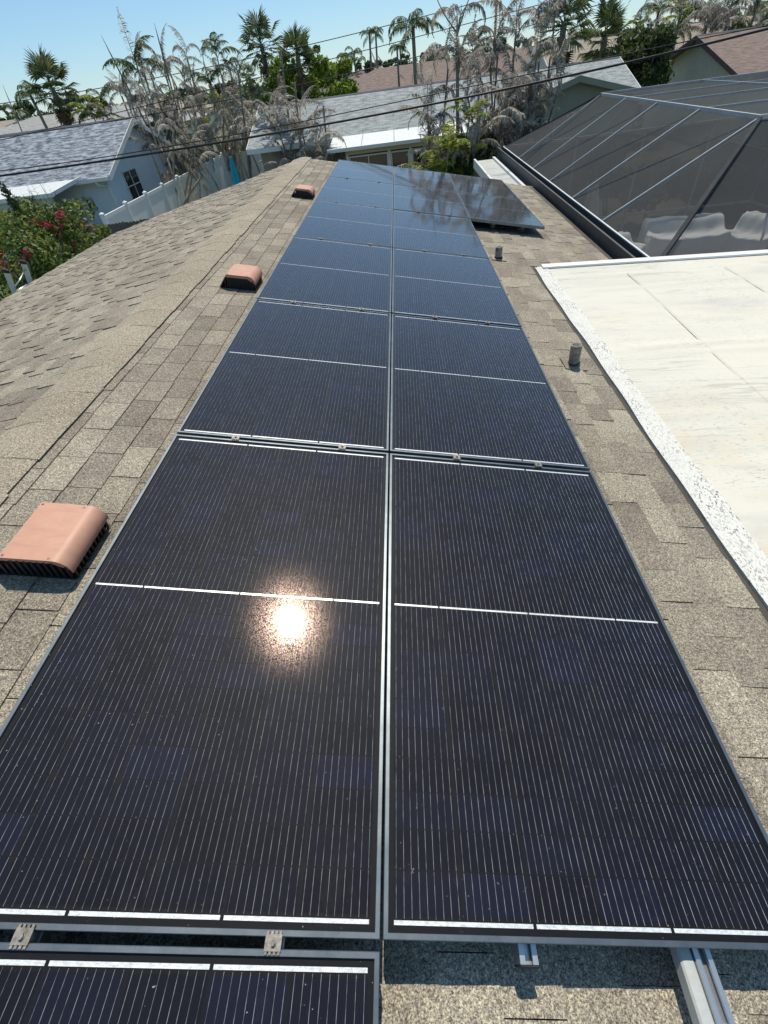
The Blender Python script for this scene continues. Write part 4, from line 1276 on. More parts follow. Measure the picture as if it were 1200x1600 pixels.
m = MB(); m.bevbox((bp.x - 0.09, 14.41, 0), (bp.x + 0.09, 14.59, bp.z), 0.02)
tag(m.build('wooden_post', MAT['wood_brown']), 'dark brown wooden post standing in the bougainvillea', 'post')
bp2 = at_y(30, 385, 10.5)
m = MB(); m.bevbox((bp2.x - 0.05, 10.45, 0), (bp2.x + 0.05, 10.55, bp2.z), 0.012)
tag(m.build('wooden_post', MAT['wood_brown']), 'thin dark stake just behind the ladder top', 'post')

ld = thing('ladder', 'pale extension ladder leaning on the left eave, its top showing', 'ladder', T(0, 0, 0))
lt = Vector((-6.44, 0, 3.18)); lb = Vector((-7.35, 0, 0.0)); dd = (lt - lb).normalized()
for y_ in (7.80, 8.27):
    m = MB()
    Mx = Matrix(((dd.z, 0, dd.x, lb.x), (0, 1, 0, y_), (-dd.x, 0, dd.z, lb.z), (0, 0, 0, 1)))
    m.bevbox((-0.042, -0.018, 0), (0.042, 0.018, (lt - lb).length + 0.03), 0.004, Mx); ra = m.build('side_rail', MAT['fibreglass'], ld)
    m = MB(); m.bevbox((-0.048, -0.023, (lt - lb).length + 0.005), (0.048, 0.023, (lt - lb).length + 0.06), 0.01, Mx); m.build('rail_cap', MAT['black_plastic'], ra)
s_ = 0.25
while s_ < (lt - lb).length - 0.1:
    c = lb + dd * s_
    m = MB(); m.tube([(c.x, 7.80, c.z), (c.x, 8.27, c.z)], 0.018, 10); m.build('rung', MAT['aluminium'], ld, None, True); s_ += 0.305
m = MB(); c = lb + dd * ((lt - lb).length - 0.22); m.tube([(c.x + 0.03, 7.84, c.z), (c.x + 0.05, 8.0, c.z + 0.05), (c.x + 0.04, 8.24, c.z + 0.13)], 0.010, 8); m.build('guide_hook', MAT['aluminium'], ld, None, True)

tu = at_y(366, 268, 24.5)
ut = thing('patio_umbrella', 'closed teal patio umbrella in front of the white fence', 'umbrella', T(tu.x, 24.5, 0))
m = MB(); m.grid(lambda u, v: ((0.05 + 0.19 * (1 - v) ** 0.8) * (1 + 0.25 * math.sin(12 * PI * u)) * math.cos(2 * PI * u), (0.05 + 0.19 * (1 - v) ** 0.8) * (1 + 0.25 * math.sin(12 * PI * u)) * math.sin(2 * PI * u), 0.95 + 1.86 * v), 36, 10)
m.build('canopy', MAT['teal'], ut, None, True)
m = MB(); m.tube([(0, 0, 0), (0, 0, 2.86)], 0.02, 8); m.build('pole', MAT['white_paint'], ut)
m = MB(); m.tube([(0, 0, 0), (0, 0, 0.06), (0, 0, 0.09)], [0.25, 0.24, 0.05], 16); m.build('base', MAT['black_plastic'], ut)

# ================================================================== POWER LINES
def cable(pts, y, r, label, mat='wire_black', ext=0.0):
    P = [at_y(a, b, y) for a, b in pts]
    # smooth curve through the points (Lagrange in x)
    xs = [p.x for p in P]; zs = [p.z for p in P]
    co = np.polyfit(xs, zs, min(3, len(xs) - 1))
    x0, x1 = xs[0] - 12, xs[-1] + 10
    path = []
    for k in range(41):
        x = x0 + (x1 - x0) * k / 40
        xx = max(xs[0], min(xs[-1], x)); z = np.polyval(co, xx)
        if x != xx:
            sl = np.polyval(np.polyder(co), xx); z += sl * (x - xx)
        path.append((x, y, float(z)))
    m = MB(); m.tube(path, r, 6)
    tag(m.build('overhead_cable', MAT[mat], None, None, True), label, 'cable', 'overhead cables across the view')


cable([(0, 275), (400, 213), (700, 158), (1000, 93), (1200, 45)], 14.0, 0.024, 'thickest black overhead cable, lowest of all, crossing the whole photo')
cable([(0, 267), (400, 203), (700, 145), (1000, 77), (1200, 41)], 14.25, 0.011, 'thin overhead cable just above the thickest one')
cable([(0, 216), (200, 183), (400, 150), (533, 117), (700, 75), (950, 3)], 23.0, 0.013, 'middle overhead cable passing in front of the bright green shrub')
cable([(0, 219), (200, 172), (400, 122), (700, 45), (870, 0)], 23.3, 0.013, 'overhead cable passing just below the fan palm crowns')
cable([(0, 162), (182, 133), (373, 95), (690, 18), (760, 0)], 40.0, 0.022, 'faint highest overhead cable against the blue sky')
pp = at_y(776, 5, 62)
up = thing('utility_pole', 'thin distant utility pole with a crossarm above the dead palms', 'utility pole', T(pp.x, 62, 0))
m = MB(); m.tube([(0, 0, 0), (0, 0, pp.z + 1.5)], [0.16, 0.10], 10); m.build('pole', MAT['wood_brown'], up, None, True)
m = MB(); m.box((-1.0, -0.06, pp.z + 0.9), (1.0, 0.06, pp.z + 1.02)); m.build('crossarm', MAT['wood_brown'], up)

# ================================================================== PALMS AND SHRUBS


def frond_mesh(seed, L, e0, drop, leaf_len, n, droop, mat, width=0.022, bare=0.12, gaps=0.0, name='frond'):
    """feather frond growing along +x from the origin"""
    r = random.Random(seed); m = MB()
    seg = 12; pts = [Vector((0, 0, 0))]; side = r.uniform(-0.12, 0.12); yaw = 0
    for i in range(seg):
        t = i / seg; ang = e0 - drop * t ** 1.25
        yaw += side / seg * 2
        pts.append(pts[-1] + Vector((math.cos(ang) * math.cos(yaw), math.cos(ang) * math.sin(yaw), math.sin(ang))) * (L / seg))
    m.tube(pts, [0.016 * (1 - 0.85 * i / seg) * L / 2 for i in range(seg + 1)], 4, False)
    for i in range(n):
        t = bare + (1 - bare) * (i + r.random()) / n
        k = min(seg - 1, int(t * seg)); f = t * seg - k
        p = pts[k].lerp(pts[k + 1], f); d = (pts[k + 1] - pts[k]).normalized()
        s_ = d.cross(Vector((0, 0, 1)))
        if s_.length < 0.05: s_ = Vector((0, 1, 0))
        s_.normalize()
        for sg in (-1, 1):
            if r.random() < gaps: continue
            ll = leaf_len * (math.sin(min(1, t * 1.05 + 0.08) * PI) ** 0.5 * 0.85 + 0.18) * r.uniform(0.7, 1.15)
            dr = droop * r.uniform(0.6, 1.3)
            d1 = (s_ * sg + d * r.uniform(0.35, 0.9) - Vector((0, 0, 1)) * dr * 0.45).normalized()
            d2 = (s_ * sg * 0.55 + d * r.uniform(0.2, 0.7) - Vector((0, 0, 1)) * dr * 1.5).normalized()
            a = p + d1 * ll * 0.45; b = a + d2 * ll * 0.6
            wv = d1.cross(d2)
            if wv.length < 0.05: wv = d1.cross(Vector((0, 0, 1)))
            wv = (wv.normalized() + d * r.uniform(-0.5, 0.5)).normalized() * width * r.uniform(0.7, 1.2)
            m.add([p - wv * 0.5, p + wv * 0.5, a + wv * 0.9, a - wv * 0.9, b], [(0, 1, 2, 3), (3, 2, 4)])
    return m.mesh(name, MAT[mat])


def fan_mesh(seed, mat, pet=0.75, rad=0.75, hang=0.3):
    r = random.Random(seed); m = MB()
    tip = Vector((pet, 0, -0.10 * pet * hang * 4))
    m.tube([(0, 0, 0), (pet * 0.5, 0, 0.02), tuple(tip)], [0.02, 0.014, 0.01], 4, False)
    n = 20
    for i in range(n):
        a = (i / (n - 1) - 0.5) * R(230) + r.uniform(-0.04, 0.04)
        ll = rad * (0.72 + 0.28 * math.cos(a * 0.7)) * r.uniform(0.85, 1.1)
        d = Vector((math.cos(a), math.sin(a), 0.18 - 0.35 * abs(math.sin(a)) * hang)).normalized()
        s_ = Vector((-math.sin(a), math.cos(a), 0))
        mid = tip + d * ll * 0.6; end = mid + (d - Vector((0, 0, hang * r.uniform(0.9, 2.0)))).normalized() * ll * 0.45
        w1 = 0.036 * rad / 0.75
        fold = Vector((0, 0, 0.018))
        m.add([tip, mid - s_ * w1 + fold, mid - fold, mid + s_ * w1 + fold, end], [(0, 1, 2), (0, 2, 3), (1, 4, 2), (2, 4, 3)])
    return m.mesh('fan_leaf', MAT[mat])


DEADF = [frond_mesh(s, 2.9, R(r1), R(r2), 0.46, 64, dr, 'frond_dead', 0.030, 0.18, 0.14) for s, r1, r2, dr in ((1, 80, 115, 0.9), (2, 84, 195, 1.0), (3, 66, 95, 1.3), (4, 86, 225, 1.2), (5, 50, 85, 1.2), (6, 88, 60, 0.6), (7, 76, 150, 1.4), (8, 86, 85, 0.8))]
HANGF = [frond_mesh(s, 2.0, R(r1), R(r2), 0.55, 36, 1.8, 'frond_dead', 0.032, 0.1, 0.15) for s, r1, r2 in ((11, -15, 65), (12, -45, 40), (13, 5, 85), (14, -60, 25))]
HANGT = [frond_mesh(s, 2.1, R(r1), R(r2), 0.5, 32, 1.8, 'frond_tan', 0.036, 0.1, 0.15) for s, r1, r2 in ((15, -40, 45), (16, -55, 30), (17, -25, 60))]
GREENF = [frond_mesh(s, 2.3, R(r1), R(r2), 0.62, 40, 0.7, 'frond_green', 0.036, 0.14) for s, r1, r2 in ((21, 60, 120), (22, 70, 110), (23, 45, 120), (24, 75, 95))]
YELF = [frond_mesh(s, 1.7, R(r1), R(r2), 0.50, 30, 0.4, 'frond_yellow', 0.045, 0.16) for s, r1, r2 in ((31, 65, 100), (32, 75, 90), (33, 50, 90))]
QUEENF = [frond_mesh(s, 2.6, R(r1), R(r2), 0.70, 44, 1.2, 'frond_green', 0.030, 0.14) for s, r1, r2 in ((41, 60, 165), (42, 72, 180), (43, 45, 140), (44, 20, 100))]
FANG = [fan_mesh(s, 'fan_green', hang=h) for s, h in ((51, 0.25), (52, 0.45), (53, 0.7), (54, 0.35))]
FAND = [fan_mesh(s, 'fan_dead', hang=h) for s, h in ((61, 1.2), (62, 1.6))]


def stem(root, p0, p1, r0, r1, mat, bow=0.0, rr=None, n=8, name='trunk', ringed=False):
    rr = rr or rng
    p0, p1 = Vector(p0), Vector(p1); b = Vector((rr.uniform(-1, 1), rr.uniform(-1, 1), 0)) * bow
    k = 10 if ringed else 6
    path = [p0.lerp(p1, i / k) + b * math.sin(PI * i / k) for i in range(k + 1)]
    rad = [(r0 + (r1 - r0) * i / k) * (1.06 if (ringed and i % 2) else 1.0) for i in range(k + 1)]
    if not ringed: rad[0] *= 1.25
    m = MB(); m.tube(path, rad, n); return m.build(name, MAT[mat], root, None, True)


def feather_palm(name, label, px, py, y, stems, meshes, nf, scale, trunk='trunk_grey', spread=0.8, tr=0.07, hang=None, nh=0, group=None, seed=0, cat='palm', extra=None, base_r=0.35, tilt=(-25, 20), zmin=0.5):
    """palm whose main crown centre shows at pixel (px,py), y metres ahead, standing on the ground"""
    r = random.Random(seed * 17 + int(px) * 3 + int(py)); c = at_y(px, py, y)
    root = thing(name, label, cat, T(c.x, y, 0), group)
    for s_ in range(stems):
        if s_ == 0: top = Vector((0, 0, c.z))
        else:
            sp_ = r.uniform(-1, 1); top = Vector((sp_ * spread * 1.7, r.uniform(-1, 1) * spread, max(zmin, c.z * r.uniform(0.42, 1.02) * (1 - 0.18 * abs(sp_)))))
        b = Vector((r.uniform(-1, 1) * base_r, r.uniform(-1, 1) * base_r, 0)) if stems > 1 else Vector((0, 0, 0))
        stem(root, b, top, tr, tr * 0.75, trunk, 0.12, r)
        for i in range(nf):
            az = 2 * PI * (i + r.random() * 0.8) / nf
            M_ = T(top - Vector((0, 0, r.uniform(0, 0.25)))) @ Rz(az) @ Ry(-R(r.uniform(*tilt))) @ S(scale * r.uniform(0.75, 1.15))
            me = r.choice(meshes if not (extra and r.random() < extra[1]) else extra[0])
            place('frond', me, root, M_)
        for i in range(nh):
            az = r.uniform(0, 2 * PI); q = b.lerp(top, r.uniform(0.45, 0.97))
            place('frond', r.choice(hang), root, T(q) @ Rz(az) @ S(scale * r.uniform(0.7, 1.1)))
    return root


def fan_palm(label, px, py, y, rad, seed, nl=34, nd=10, group='fan palms on the skyline', lean=0.0):
    r = random.Random(seed); c = at_y(px, py, y)
    root = thing('fan_palm', label, 'palm', T(c.x + lean, y, 0), group)
    top = Vector((-lean, 0, c.z - rad * 0.25))
    stem(root, (0, 0, 0), top, 0.20, 0.15, 'trunk_grey', 0.1, r, 10, 'trunk', True)
    sc = rad / 1.45
    for i in range(nl):
        az = 2 * PI * i * 0.381966 + r.uniform(-0.2, 0.2); el = R(82 - 118 * (i / nl) ** 0.9 + r.uniform(-8, 8))
        place('fan_leaf', r.choice(FANG), root, T(top + Vector((0, 0, 0.12 - 0.3 * i / nl))) @ Rz(az) @ Ry(-el) @ S(sc * r.uniform(0.85, 1.12)))
    for i in range(nd):
        az = 2 * PI * i * 0.381966 + r.uniform(-0.3, 0.3)
        place('fan_leaf', r.choice(FAND), root, T(top - Vector((0, 0, 0.3 + 0.1 * r.random()))) @ Rz(az) @ Ry(R(r.uniform(45, 80))) @ S(sc * r.uniform(0.7, 0.95)))


def leaf_cloud(blobs, n, size, seed, squash=0.7, flat=0.3):
    """leaf-sized diamonds spread through the crown's lumps, denser towards the outside"""
    r = np.random.default_rng(seed); m = MB(); tot = sum(b[3] ** 2 for b in blobs)
    for (bx, by, bz, br) in blobs:
        k = int(n * br * br / tot)
        d = r.normal(size=(k, 3)); d /= np.linalg.norm(d, axis=1)[:, None]
        rad = br * (0.35 + 0.65 * r.random(k) ** 0.45) * (1 + 0.22 * np.sin(d[:, 0] * 5 + bx) * np.cos(d[:, 1] * 6 + d[:, 2] * 4))
        P = d * rad[:, None] * np.array([1, 1, squash]) + np.array([bx, by, bz])
        nrm = r.normal(size=(k, 3)) + d * 0.8 + np.array([0, 0, flat]); nrm /= np.linalg.norm(nrm, axis=1)[:, None]
        t = np.cross(nrm, r.normal(size=(k, 3))); t /= np.linalg.norm(t, axis=1)[:, None]; b = np.cross(nrm, t)
        s_ = size * r.uniform(0.6, 1.3, k)[:, None]
        v = np.stack([P - t * s_, P + b * s_ * 0.45, P + t * s_, P - b * s_ * 0.45], 1).reshape(-1, 3)
        o = len(m.v); m.v.extend(map(tuple, v)); m.f.extend([[o + 4 * i, o + 4 * i + 1, o + 4 * i + 2, o + 4 * i + 3] for i in range(k)]); m.mi.extend([0] * k)
    return m


def shrub(name, label, px, py, y, wdt, hgt, n, size, mat, seed, cat='shrub', group=None, stems=5, lumps=14, extra=None, depth=None):
    r = random.Random(seed); c = at_y(px, py, y)
    root = thing(name, label, cat, T(c.x, y, 0), group)
    zb = max(0.4, c.z - hgt / 2); zt = c.z + hgt / 2
    depth = depth or wdt
    bl = []
    for i in range(lumps):
        bl.append((r.uniform(-0.5, 0.5) * wdt * 0.82, r.uniform(-0.5, 0.5) * depth * 0.8, r.uniform(zb + 0.15 * hgt, zt - 0.18 * hgt), r.uniform(0.16, 0.30) * min(wdt, hgt)))
    leaf_cloud(bl, n, size, seed).build('crown', MAT[mat], root)
    for i in range(stems):
        b = r.choice(bl); stem(root, (b[0] * 0.2, b[1] * 0.2, 0), (b[0], b[1], b[2]), 0.05 * hgt / 2 + 0.01, 0.015, 'twig', 0.15, r, 6, 'trunk')
    return root, bl, r


# ---- fan palms
fan_palm('dark fan palm rising above the blue grey roof at the left', 74, 122, 40, 1.75, 1, 30, 14)
fan_palm('tall fan palm, left of the two standing side by side in the middle', 405, 55, 45, 1.65, 2, 24, 4)
fan_palm('dense fan palm with brown skirt, right of the two in the middle', 463, 76, 42, 1.45, 3, 28, 12)
fan_palm('big fan palm cut by the top edge above the dead palms', 884, 18, 34, 1.7, 4, 28, 10)
fan_palm('round dark fan palm between the dead palms and the brown roofed house', 948, 42, 36, 1.5, 5, 30, 10)
fan_palm('tiny distant fan palm half hidden left of the bright green shrub', 388, 114, 62, 1.0, 6, 22, 8)

# ---- feather palms in leaf
feather_palm('queen_palm', 'drooping queen palm against the sky above the brown roof', 645, 40, 40, 1, QUEENF, 13, 0.80, tr=0.14, hang=HANGF, nh=3, group='green feather palms', seed=1)
feather_palm('queen_palm', 'slim far queen palm, left of the slender pair above the brown roof', 577, 50, 66, 1, QUEENF, 9, 0.62, tr=0.13, hang=HANGF, nh=3, group='green feather palms', seed=2)
feather_palm('queen_palm', 'slim far queen palm, right of the slender pair above the brown roof', 587, 52, 68, 1, QUEENF, 8, 0.55, tr=0.13, hang=HANGF, nh=4, group='green feather palms', seed=3)
feather_palm('queen_palm', 'drooping palm left of the dark fan palm', 46, 146, 46, 1, QUEENF, 12, 0.70, tr=0.14, group='green feather palms', seed=4)
feather_palm('queen_palm', 'low bushy palm at the left edge of the skyline', 22, 172, 50, 1, QUEENF, 10, 0.55, tr=0.14, group='green feather palms', seed=5)
feather_palm('queen_palm', 'small palm between the two middle fan palms', 432, 105, 60, 1, GREENF, 8, 0.55, tr=0.13, group='green feather palms', seed=6)
feather_palm('queen_palm', 'small leaning palm right of the queen palm', 620, 70, 50, 1, QUEENF, 7, 0.38, tr=0.09, hang=HANGF, nh=4, group='green feather palms', seed=7)
feather_palm('areca_palm', 'leafy green palm clump left of the dead palms', 158, 160, 38, 5, YELF + GREENF, 8, 0.85, 'trunk_tan', 1.0, 0.05, group='green feather palms', seed=8)
feather_palm('areca_palm', 'dark green palm top showing through the left dead palms', 214, 104, 33.5, 3, GREENF, 8, 0.80, 'trunk_tan', 0.8, 0.05, group='green feather palms', seed=9, extra=(DEADF, 0.3))
feather_palm('areca_palm', 'green palm crown at the right end of the left dead palms', 338, 84, 37, 3, GREENF, 7, 0.70, 'trunk_tan', 0.8, 0.05, group='green feather palms', seed=10, extra=(DEADF, 0.4))
feather_palm('areca_palm', 'yellow green palm at the foot of the right dead palms', 700, 236, 17.6, 5, YELF, 7, 0.62, 'trunk_tan', 0.5, 0.03, group='green feather palms', seed=11, zmin=0.9)
feather_palm('areca_palm', 'yellow green young palm inside the right dead palms', 733, 186, 18.4, 3, YELF, 6, 0.55, 'trunk_tan', 0.4, 0.03, group='green feather palms', seed=12, extra=(DEADF, 0.3))
thk = [(1030, 12, 47, QUEENF, 0.8, 'tall feather palm at the left of the right-hand thicket'), (1062, 28, 44, YELF, 0.9, 'yellowish palm in the thicket left of the brown roof'), (1105, 38, 46, DEADF, 0.95, 'browned palm in the middle of the right-hand thicket'),
       (1142, 12, 48, QUEENF, 0.9, 'green palm above the brown roof ridge'), (1178, 26, 50, DEADF, 1.0, 'dry palm near the right edge above the brown roof'), (1205, 2, 52, QUEENF, 1.0, 'palm cut by the right edge above the brown roof'), (1000, 40, 42, YELF, 0.6, 'bright banana-like palm behind the dark shrub'), (1085, -10, 56, QUEENF, 0.9, 'farther palm touching the top edge above the thicket'), (1245, 20, 48, GREENF, 1.0, 'green palm just outside the right edge')]
for i, (px_, py_, y_, ms, sc, lb_) in enumerate(thk):
    feather_palm('feather_palm', lb_, px_, py_, y_, 2, ms, 11, sc, tr=0.11, spread=0.9, hang=HANGF, nh=3, group='palm thicket behind the brown roof', seed=20 + i, extra=(DEADF, 0.25))

# ---- dead palms
deadA = [(190, 150, 34), (226, 116, 35), (260, 122, 36.5), (292, 88, 38), (318, 96, 39), (342, 126, 41), (372, 150, 42.5), (272, 168, 34.5), (240, 180, 33), (312, 170, 38.5), (226, 172, 29.0)]
WA = ['leaning over the blue grey roof edge', 'nearest the tall bare spear on the left', 'with pale canes above the gable window', 'with the highest grey plumes left of the middle', 'just right of the highest grey plumes', 'behind the middle of the white fence', 'above the teal umbrella', 'low in the middle of the left clump', 'with stems crossing the gable wall', 'draping over the white fence top', 'against the pale blue gable']
for i, (px_, py_, y_) in enumerate(deadA):
    feather_palm('dead_palm', 'dead grey palm in the left clump, ' + WA[i], px_, py_, y_, 7, DEADF, 3, 0.62 + 0.2 * (i % 3) / 2, 'trunk_tan', 1.2, 0.06, HANGF + HANGT, 2, 'dead palms left of the middle', seed=40 + i, base_r=0.5, extra=(YELF, 0.06), tilt=(-15, 30))
deadB = [(420, 176, 30), (448, 172, 28.5), (470, 200, 26.5), (494, 222, 25.5), (402, 205, 33), (436, 205, 27.0)]
WB = ['right of the teal umbrella', 'below the right middle fan palm', 'in front of the pale roof corner', 'at the end of the ridge by the patio roof', 'hanging beside the fence corner', 'with thick grey plumes beyond the ridge end']
for i, (px_, py_, y_) in enumerate(deadB):
    feather_palm('dead_palm', 'dead drooping palm ' + WB[i], px_, py_, y_, 4, DEADF, 5, 0.66, 'trunk_grey', 0.7, 0.045, HANGF, 3, 'dead palms at the far ridge end', seed=60 + i, zmin=1.2)
deadC = [(668, 182, 20, 4), (700, 108, 21, 3), (716, 120, 19.5, 4), (748, 118, 21.5, 5), (778, 78, 22, 5), (806, 52, 21.5, 5), (838, 88, 21, 5), (866, 40, 22.5, 3), (790, 150, 19.5, 6), (828, 165, 20.5, 5), (760, 195, 20, 5)]
WC = ['with long curls over the white patio roof', 'with arching grey plumes left of the tall spear', 'low in front of the pale roof', 'in the middle of the right clump', 'with dense silver plumes in the right clump', 'with the highest plumes under the cables', 'leaning right over the green gable', 'reaching up to the big fan palm', 'with bundled stems behind the panels', 'beside the corner of the pool cage', 'at the foot of the right clump']
for i, (px_, py_, y_, ns) in enumerate(deadC):
    feather_palm('dead_palm', 'dead grey palm ' + WC[i], px_, py_, y_, max(2, ns - 1), DEADF, 5, 0.62, 'trunk_grey', 0.6, 0.04, HANGF + HANGT[:1], 2, 'dead palms right of the middle', seed=80 + i, base_r=0.35, zmin=1.2, tilt=(-20, 40))
# bare spears
for (pa, pb, y_, lb_) in (((158, 55), (196, 130), 33, 'bare leaning spear left of the dead palms'), ((241, 36), (258, 100), 34.5, 'thin bare spear sticking up from the left dead palms'), ((4, 132), (28, 190), 46, 'bare dark spear at the left edge of the skyline'), ((438, 78), (452, 190), 30, 'bare charred palm stem in front of the right middle fan palm'), ((505, 165), (512, 240), 26, 'dark bare palm stump before the pale roof'), ((372, 110), (384, 210), 30, 'dark leaning palm stump right of the left clump'), ((460, 128), (470, 230), 28, 'short dark stump by the bright green shrub')):
    a, b = at_y(*pa, y_), at_y(*pb, y_)
    d = b - a; foot = b + d * ((b.z) / (-d.z)) if d.z < 0 else Vector((b.x, y_, 0))
    m = MB(); m.tube([(foot.x, y_, 0), tuple(b), tuple(a.lerp(b, 0.4)), tuple(a)], [0.05, 0.04, 0.03, 0.008] if pa[1] < 60 or pa[0] < 30 else [0.06, 0.05, 0.045, 0.04], 7)
    tag(m.build('bare_palm', MAT['trunk_grey'], None, None, True), lb_, 'dead palm')
a = at_y(715, 60, 20.5)
tp = thing('dying_palm', 'thin palm with one orange crownshaft and bare spears between the cables', 'palm', T(a.x, 20.5, 0))
stem(tp, (0, 0, 0), (0, 0, a.z - 0.5), 0.07, 0.05, 'trunk_grey', 0.05)
stem(tp, (0, 0, a.z - 0.5), (-0.02, 0, a.z + 0.3), 0.06, 0.03, 'trunk_tan', 0.0, name='crownshaft')
for q in ((-0.75, 1.1), (0.62, 1.25), (0.1, 0.7)): stem(tp, (0, 0, a.z + 0.1), (q[0], 0, a.z + q[1]), 0.022, 0.008, 'trunk_grey', 0.08, name='bare_spear')
for az in (0.3, 2.7, 4.4): place('frond', DEADF[3], tp, T(0, 0, a.z + 0.1) @ Rz(az) @ S(0.6))

# ---- shrubs
shrub('shrub', 'large bright yellow green shrub behind the pale roof', 488, 136, 44, 6.6, 3.5, 10000, 0.17, 'leaf_bright', 5, lumps=26, stems=6)
shrub('shrub', 'dark green shrub between the pale roof and the cream gable', 1008, 92, 37, 3.0, 3.6, 6000, 0.13, 'leaf_dark', 6, lumps=16)
shrub('shrub', 'dark low bush under the right dead palms', 755, 245, 19, 2.6, 1.6, 3500, 0.09, 'leaf_dark', 8, lumps=12)
shrub('conifer', 'narrow dark conical tree right of the dense fan palm', 492, 92, 48, 1.5, 3.6, 2500, 0.13, 'leaf_dark', 9, cat='tree', lumps=9)
shrub('hedge_bush', 'dark hedge seen through the screen behind the covered sofa', 1130, 300, 19.5, 7.5, 2.4, 7000, 0.12, 'leaf_dark', 10, lumps=22, depth=1.6)
shrub('hedge_bush', 'dark hedge seen through the screen left of the covered sofa', 960, 300, 19.0, 5.0, 2.2, 5000, 0.12, 'leaf_dark', 12, lumps=18, depth=1.6)
m = MB(); m.box((11.6, 2, 0), (11.7, 22, 1.9)); tag(m.build('board_fence', MAT['wood_grey']), 'grey board fence behind the screen at the right', 'fence')

# bougainvillea behind the left eave
bg_ = [(20, 388, 11.0, 2.6, 1.8, 'bougainvillea bush behind the ladder top'), (84, 372, 12.8, 3.0, 1.6, 'bougainvillea bush with the brightest pink bracts'), (14, 352, 14.0, 2.4, 1.3, 'green topped bougainvillea bush at the left edge'), (126, 376, 15.6, 2.0, 1.1, 'bougainvillea bush around the brown wooden post')]
for i, (px_, py_, y_, w_, h_, lb_) in enumerate(bg_):
    root, bl, r = shrub('bougainvillea', lb_, px_, py_, y_, w_, h_ * 1.1, 5200, 0.055, 'leaf_mid', 100 + i, group='bougainvillea along the left eave', stems=9, lumps=20, depth=w_ * 0.9)
    fb = []
    for k in range(16 if i != 1 else 24):
        b = r.choice(bl); fb.append((b[0] + r.uniform(-0.2, 0.3), b[1] - b[3] * 0.75, b[2] + b[3] * r.uniform(-0.2, 0.6), r.uniform(0.07, 0.13)))
    leaf_cloud(fb, 1300, 0.036, 300 + i, 0.8).build('flower_cluster', MAT['bract'], root)
    tw = MB()
    for k in range(26):
        b = r.choice(bl); p = Vector((b[0], b[1], b[2])); d = Vector((r.uniform(-1, 1), r.uniform(-1, 0.6), r.uniform(0.1, 1.2))).normalized()
        q = p + d * b[3] * 1.3; tw.tube([p - d * 0.2, p.lerp(q, 0.6), q + Vector((0, 0, 0.05))], [0.008, 0.006, 0.003], 4, False)
    tag(tw.build('twigs', MAT['twig'], root), kind='stuff')
# long arching shoot at the left edge and bare twigs
sh = at_y(2, 290, 11.5); s2 = at_y(40, 345, 11.5)
so = thing('bougainvillea_shoot', 'long leafy shoot arching up at the left edge over the blue house', 'shrub', T(s2.x, 11.5, 0))
top = sh - Vector((s2.x, 11.5, 0)); mid = Vector((0, 0, s2.z))
m = MB(); m.tube([(0.3, 0, 0), tuple(mid), tuple(mid.lerp(top, 0.5) + Vector((0.03, 0, 0.05))), tuple(top)], [0.02, 0.014, 0.010, 0.004], 6); m.build('stem', MAT['twig'], so, None, True)
blb = [(*(mid.lerp(top, k / 9)), 0.13 - 0.006 * k) for k in range(10)]
leaf_cloud(blb, 420, 0.05, 401).build('foliage', MAT['leaf_dark'], so)
tb = at_y(62, 262 + 30, 13); 
so = thing('bare_bush', 'bare grey twigs rising in front of the white porch roof', 'shrub', T(tb.x, 13, 0))
tw = MB(); r = random.Random(77)
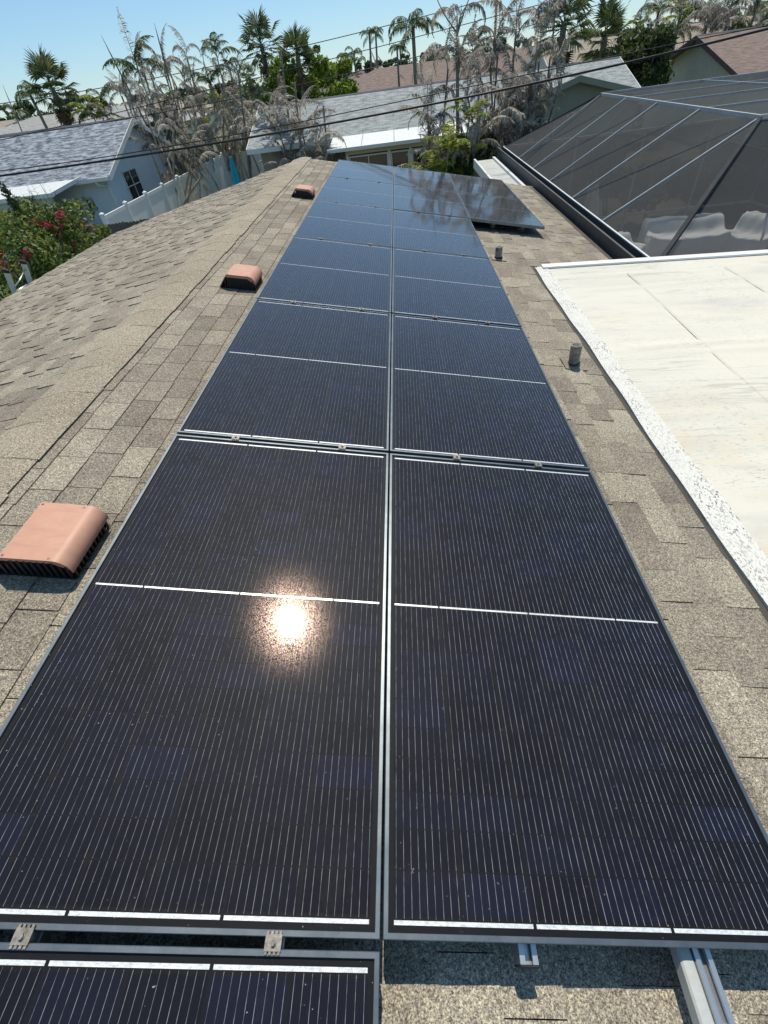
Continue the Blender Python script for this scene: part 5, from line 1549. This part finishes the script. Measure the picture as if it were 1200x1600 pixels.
for k in range(16):
    q = Vector((r.uniform(-0.5, 0.75), r.uniform(-0.3, 0.3), tb.z + r.uniform(-0.9, 0.15))); b = Vector((r.uniform(-0.2, 0.3), 0, tb.z - 1.4))
    tw.tube([b, b.lerp(q, 0.5) + Vector((r.uniform(-0.1, 0.1), 0, 0.1)), q], [0.010, 0.006, 0.003], 4, False)
    for j in range(3):
        e = b.lerp(q, r.uniform(0.5, 0.95)); tw.tube([e, e + Vector((r.uniform(-0.25, 0.25), r.uniform(-0.1, 0.1), r.uniform(-0.02, 0.22)))], [0.004, 0.002], 4, False)
tw.build('twigs', MAT['twig'], so)
stem(so, (0, 0, 0), (0, 0, tb.z - 1.3), 0.03, 0.02, 'twig', 0.1)

# ---- distant trees, each one its own
frg = random.Random(5)
WORDS = ['round', 'broad', 'ragged', 'low', 'tall', 'dense', 'loose', 'dark', 'pale', 'thin', 'flat topped', 'leaning']
fx = [(20, 176), (60, 178), (118, 168), (205, 158), (300, 148), (350, 140), (520, 118), (545, 112), (600, 100), (625, 96), (660, 92), (690, 88), (720, 92), (742, 84), (800, 70), (925, 60)]
for i, (px_, py_) in enumerate(fx):
    y_ = frg.uniform(85, 150); w_ = frg.uniform(6, 11)
    shrub('distant_tree', '%s distant tree on the skyline, number-%s from the left' % (WORDS[i % 12], (ORD + ['thirteenth', 'fourteenth', 'fifteenth', 'sixteenth'])[i]) if False else '%s %s-from-left distant tree on the skyline' % (WORDS[i % 12], (ORD + ['thirteenth', 'fourteenth', 'fifteenth', 'sixteenth'])[i]), px_, py_, y_, w_, frg.uniform(2.2, 3.6), 900, 0.36, 'leaf_far', 500 + i, 'tree', 'distant trees along the skyline', 2, 8)
far = [(540, 88, 80, 0.7, 'first'), (553, 82, 95, 0.8, 'second'), (560, 95, 110, 0.8, 'third'), (748, 60, 75, 0.8, 'fourth'), (625, 76, 100, 0.8, 'fifth')]
for (px_, py_, y_, sc, w_) in far:
    feather_palm('distant_palm', 'tiny palm on the skyline, %s of five from the left or beyond the pole' % w_, px_, py_, y_, 1, QUEENF, 8, sc, tr=0.14, group='tiny distant palms', seed=int(px_))
bl = []
for i in range(150):
    az = R(frg.uniform(-48, 44)); d = frg.uniform(170, 420); bl.append((d * math.sin(az), d * math.cos(az), frg.uniform(0.8, 3.2), frg.uniform(5, 9)))
tag(leaf_cloud(bl, 16000, 1.1, 9, 0.45).build('far_woodland', MAT['leaf_far']), 'far off belt of trees along the horizon', 'trees', kind='stuff')
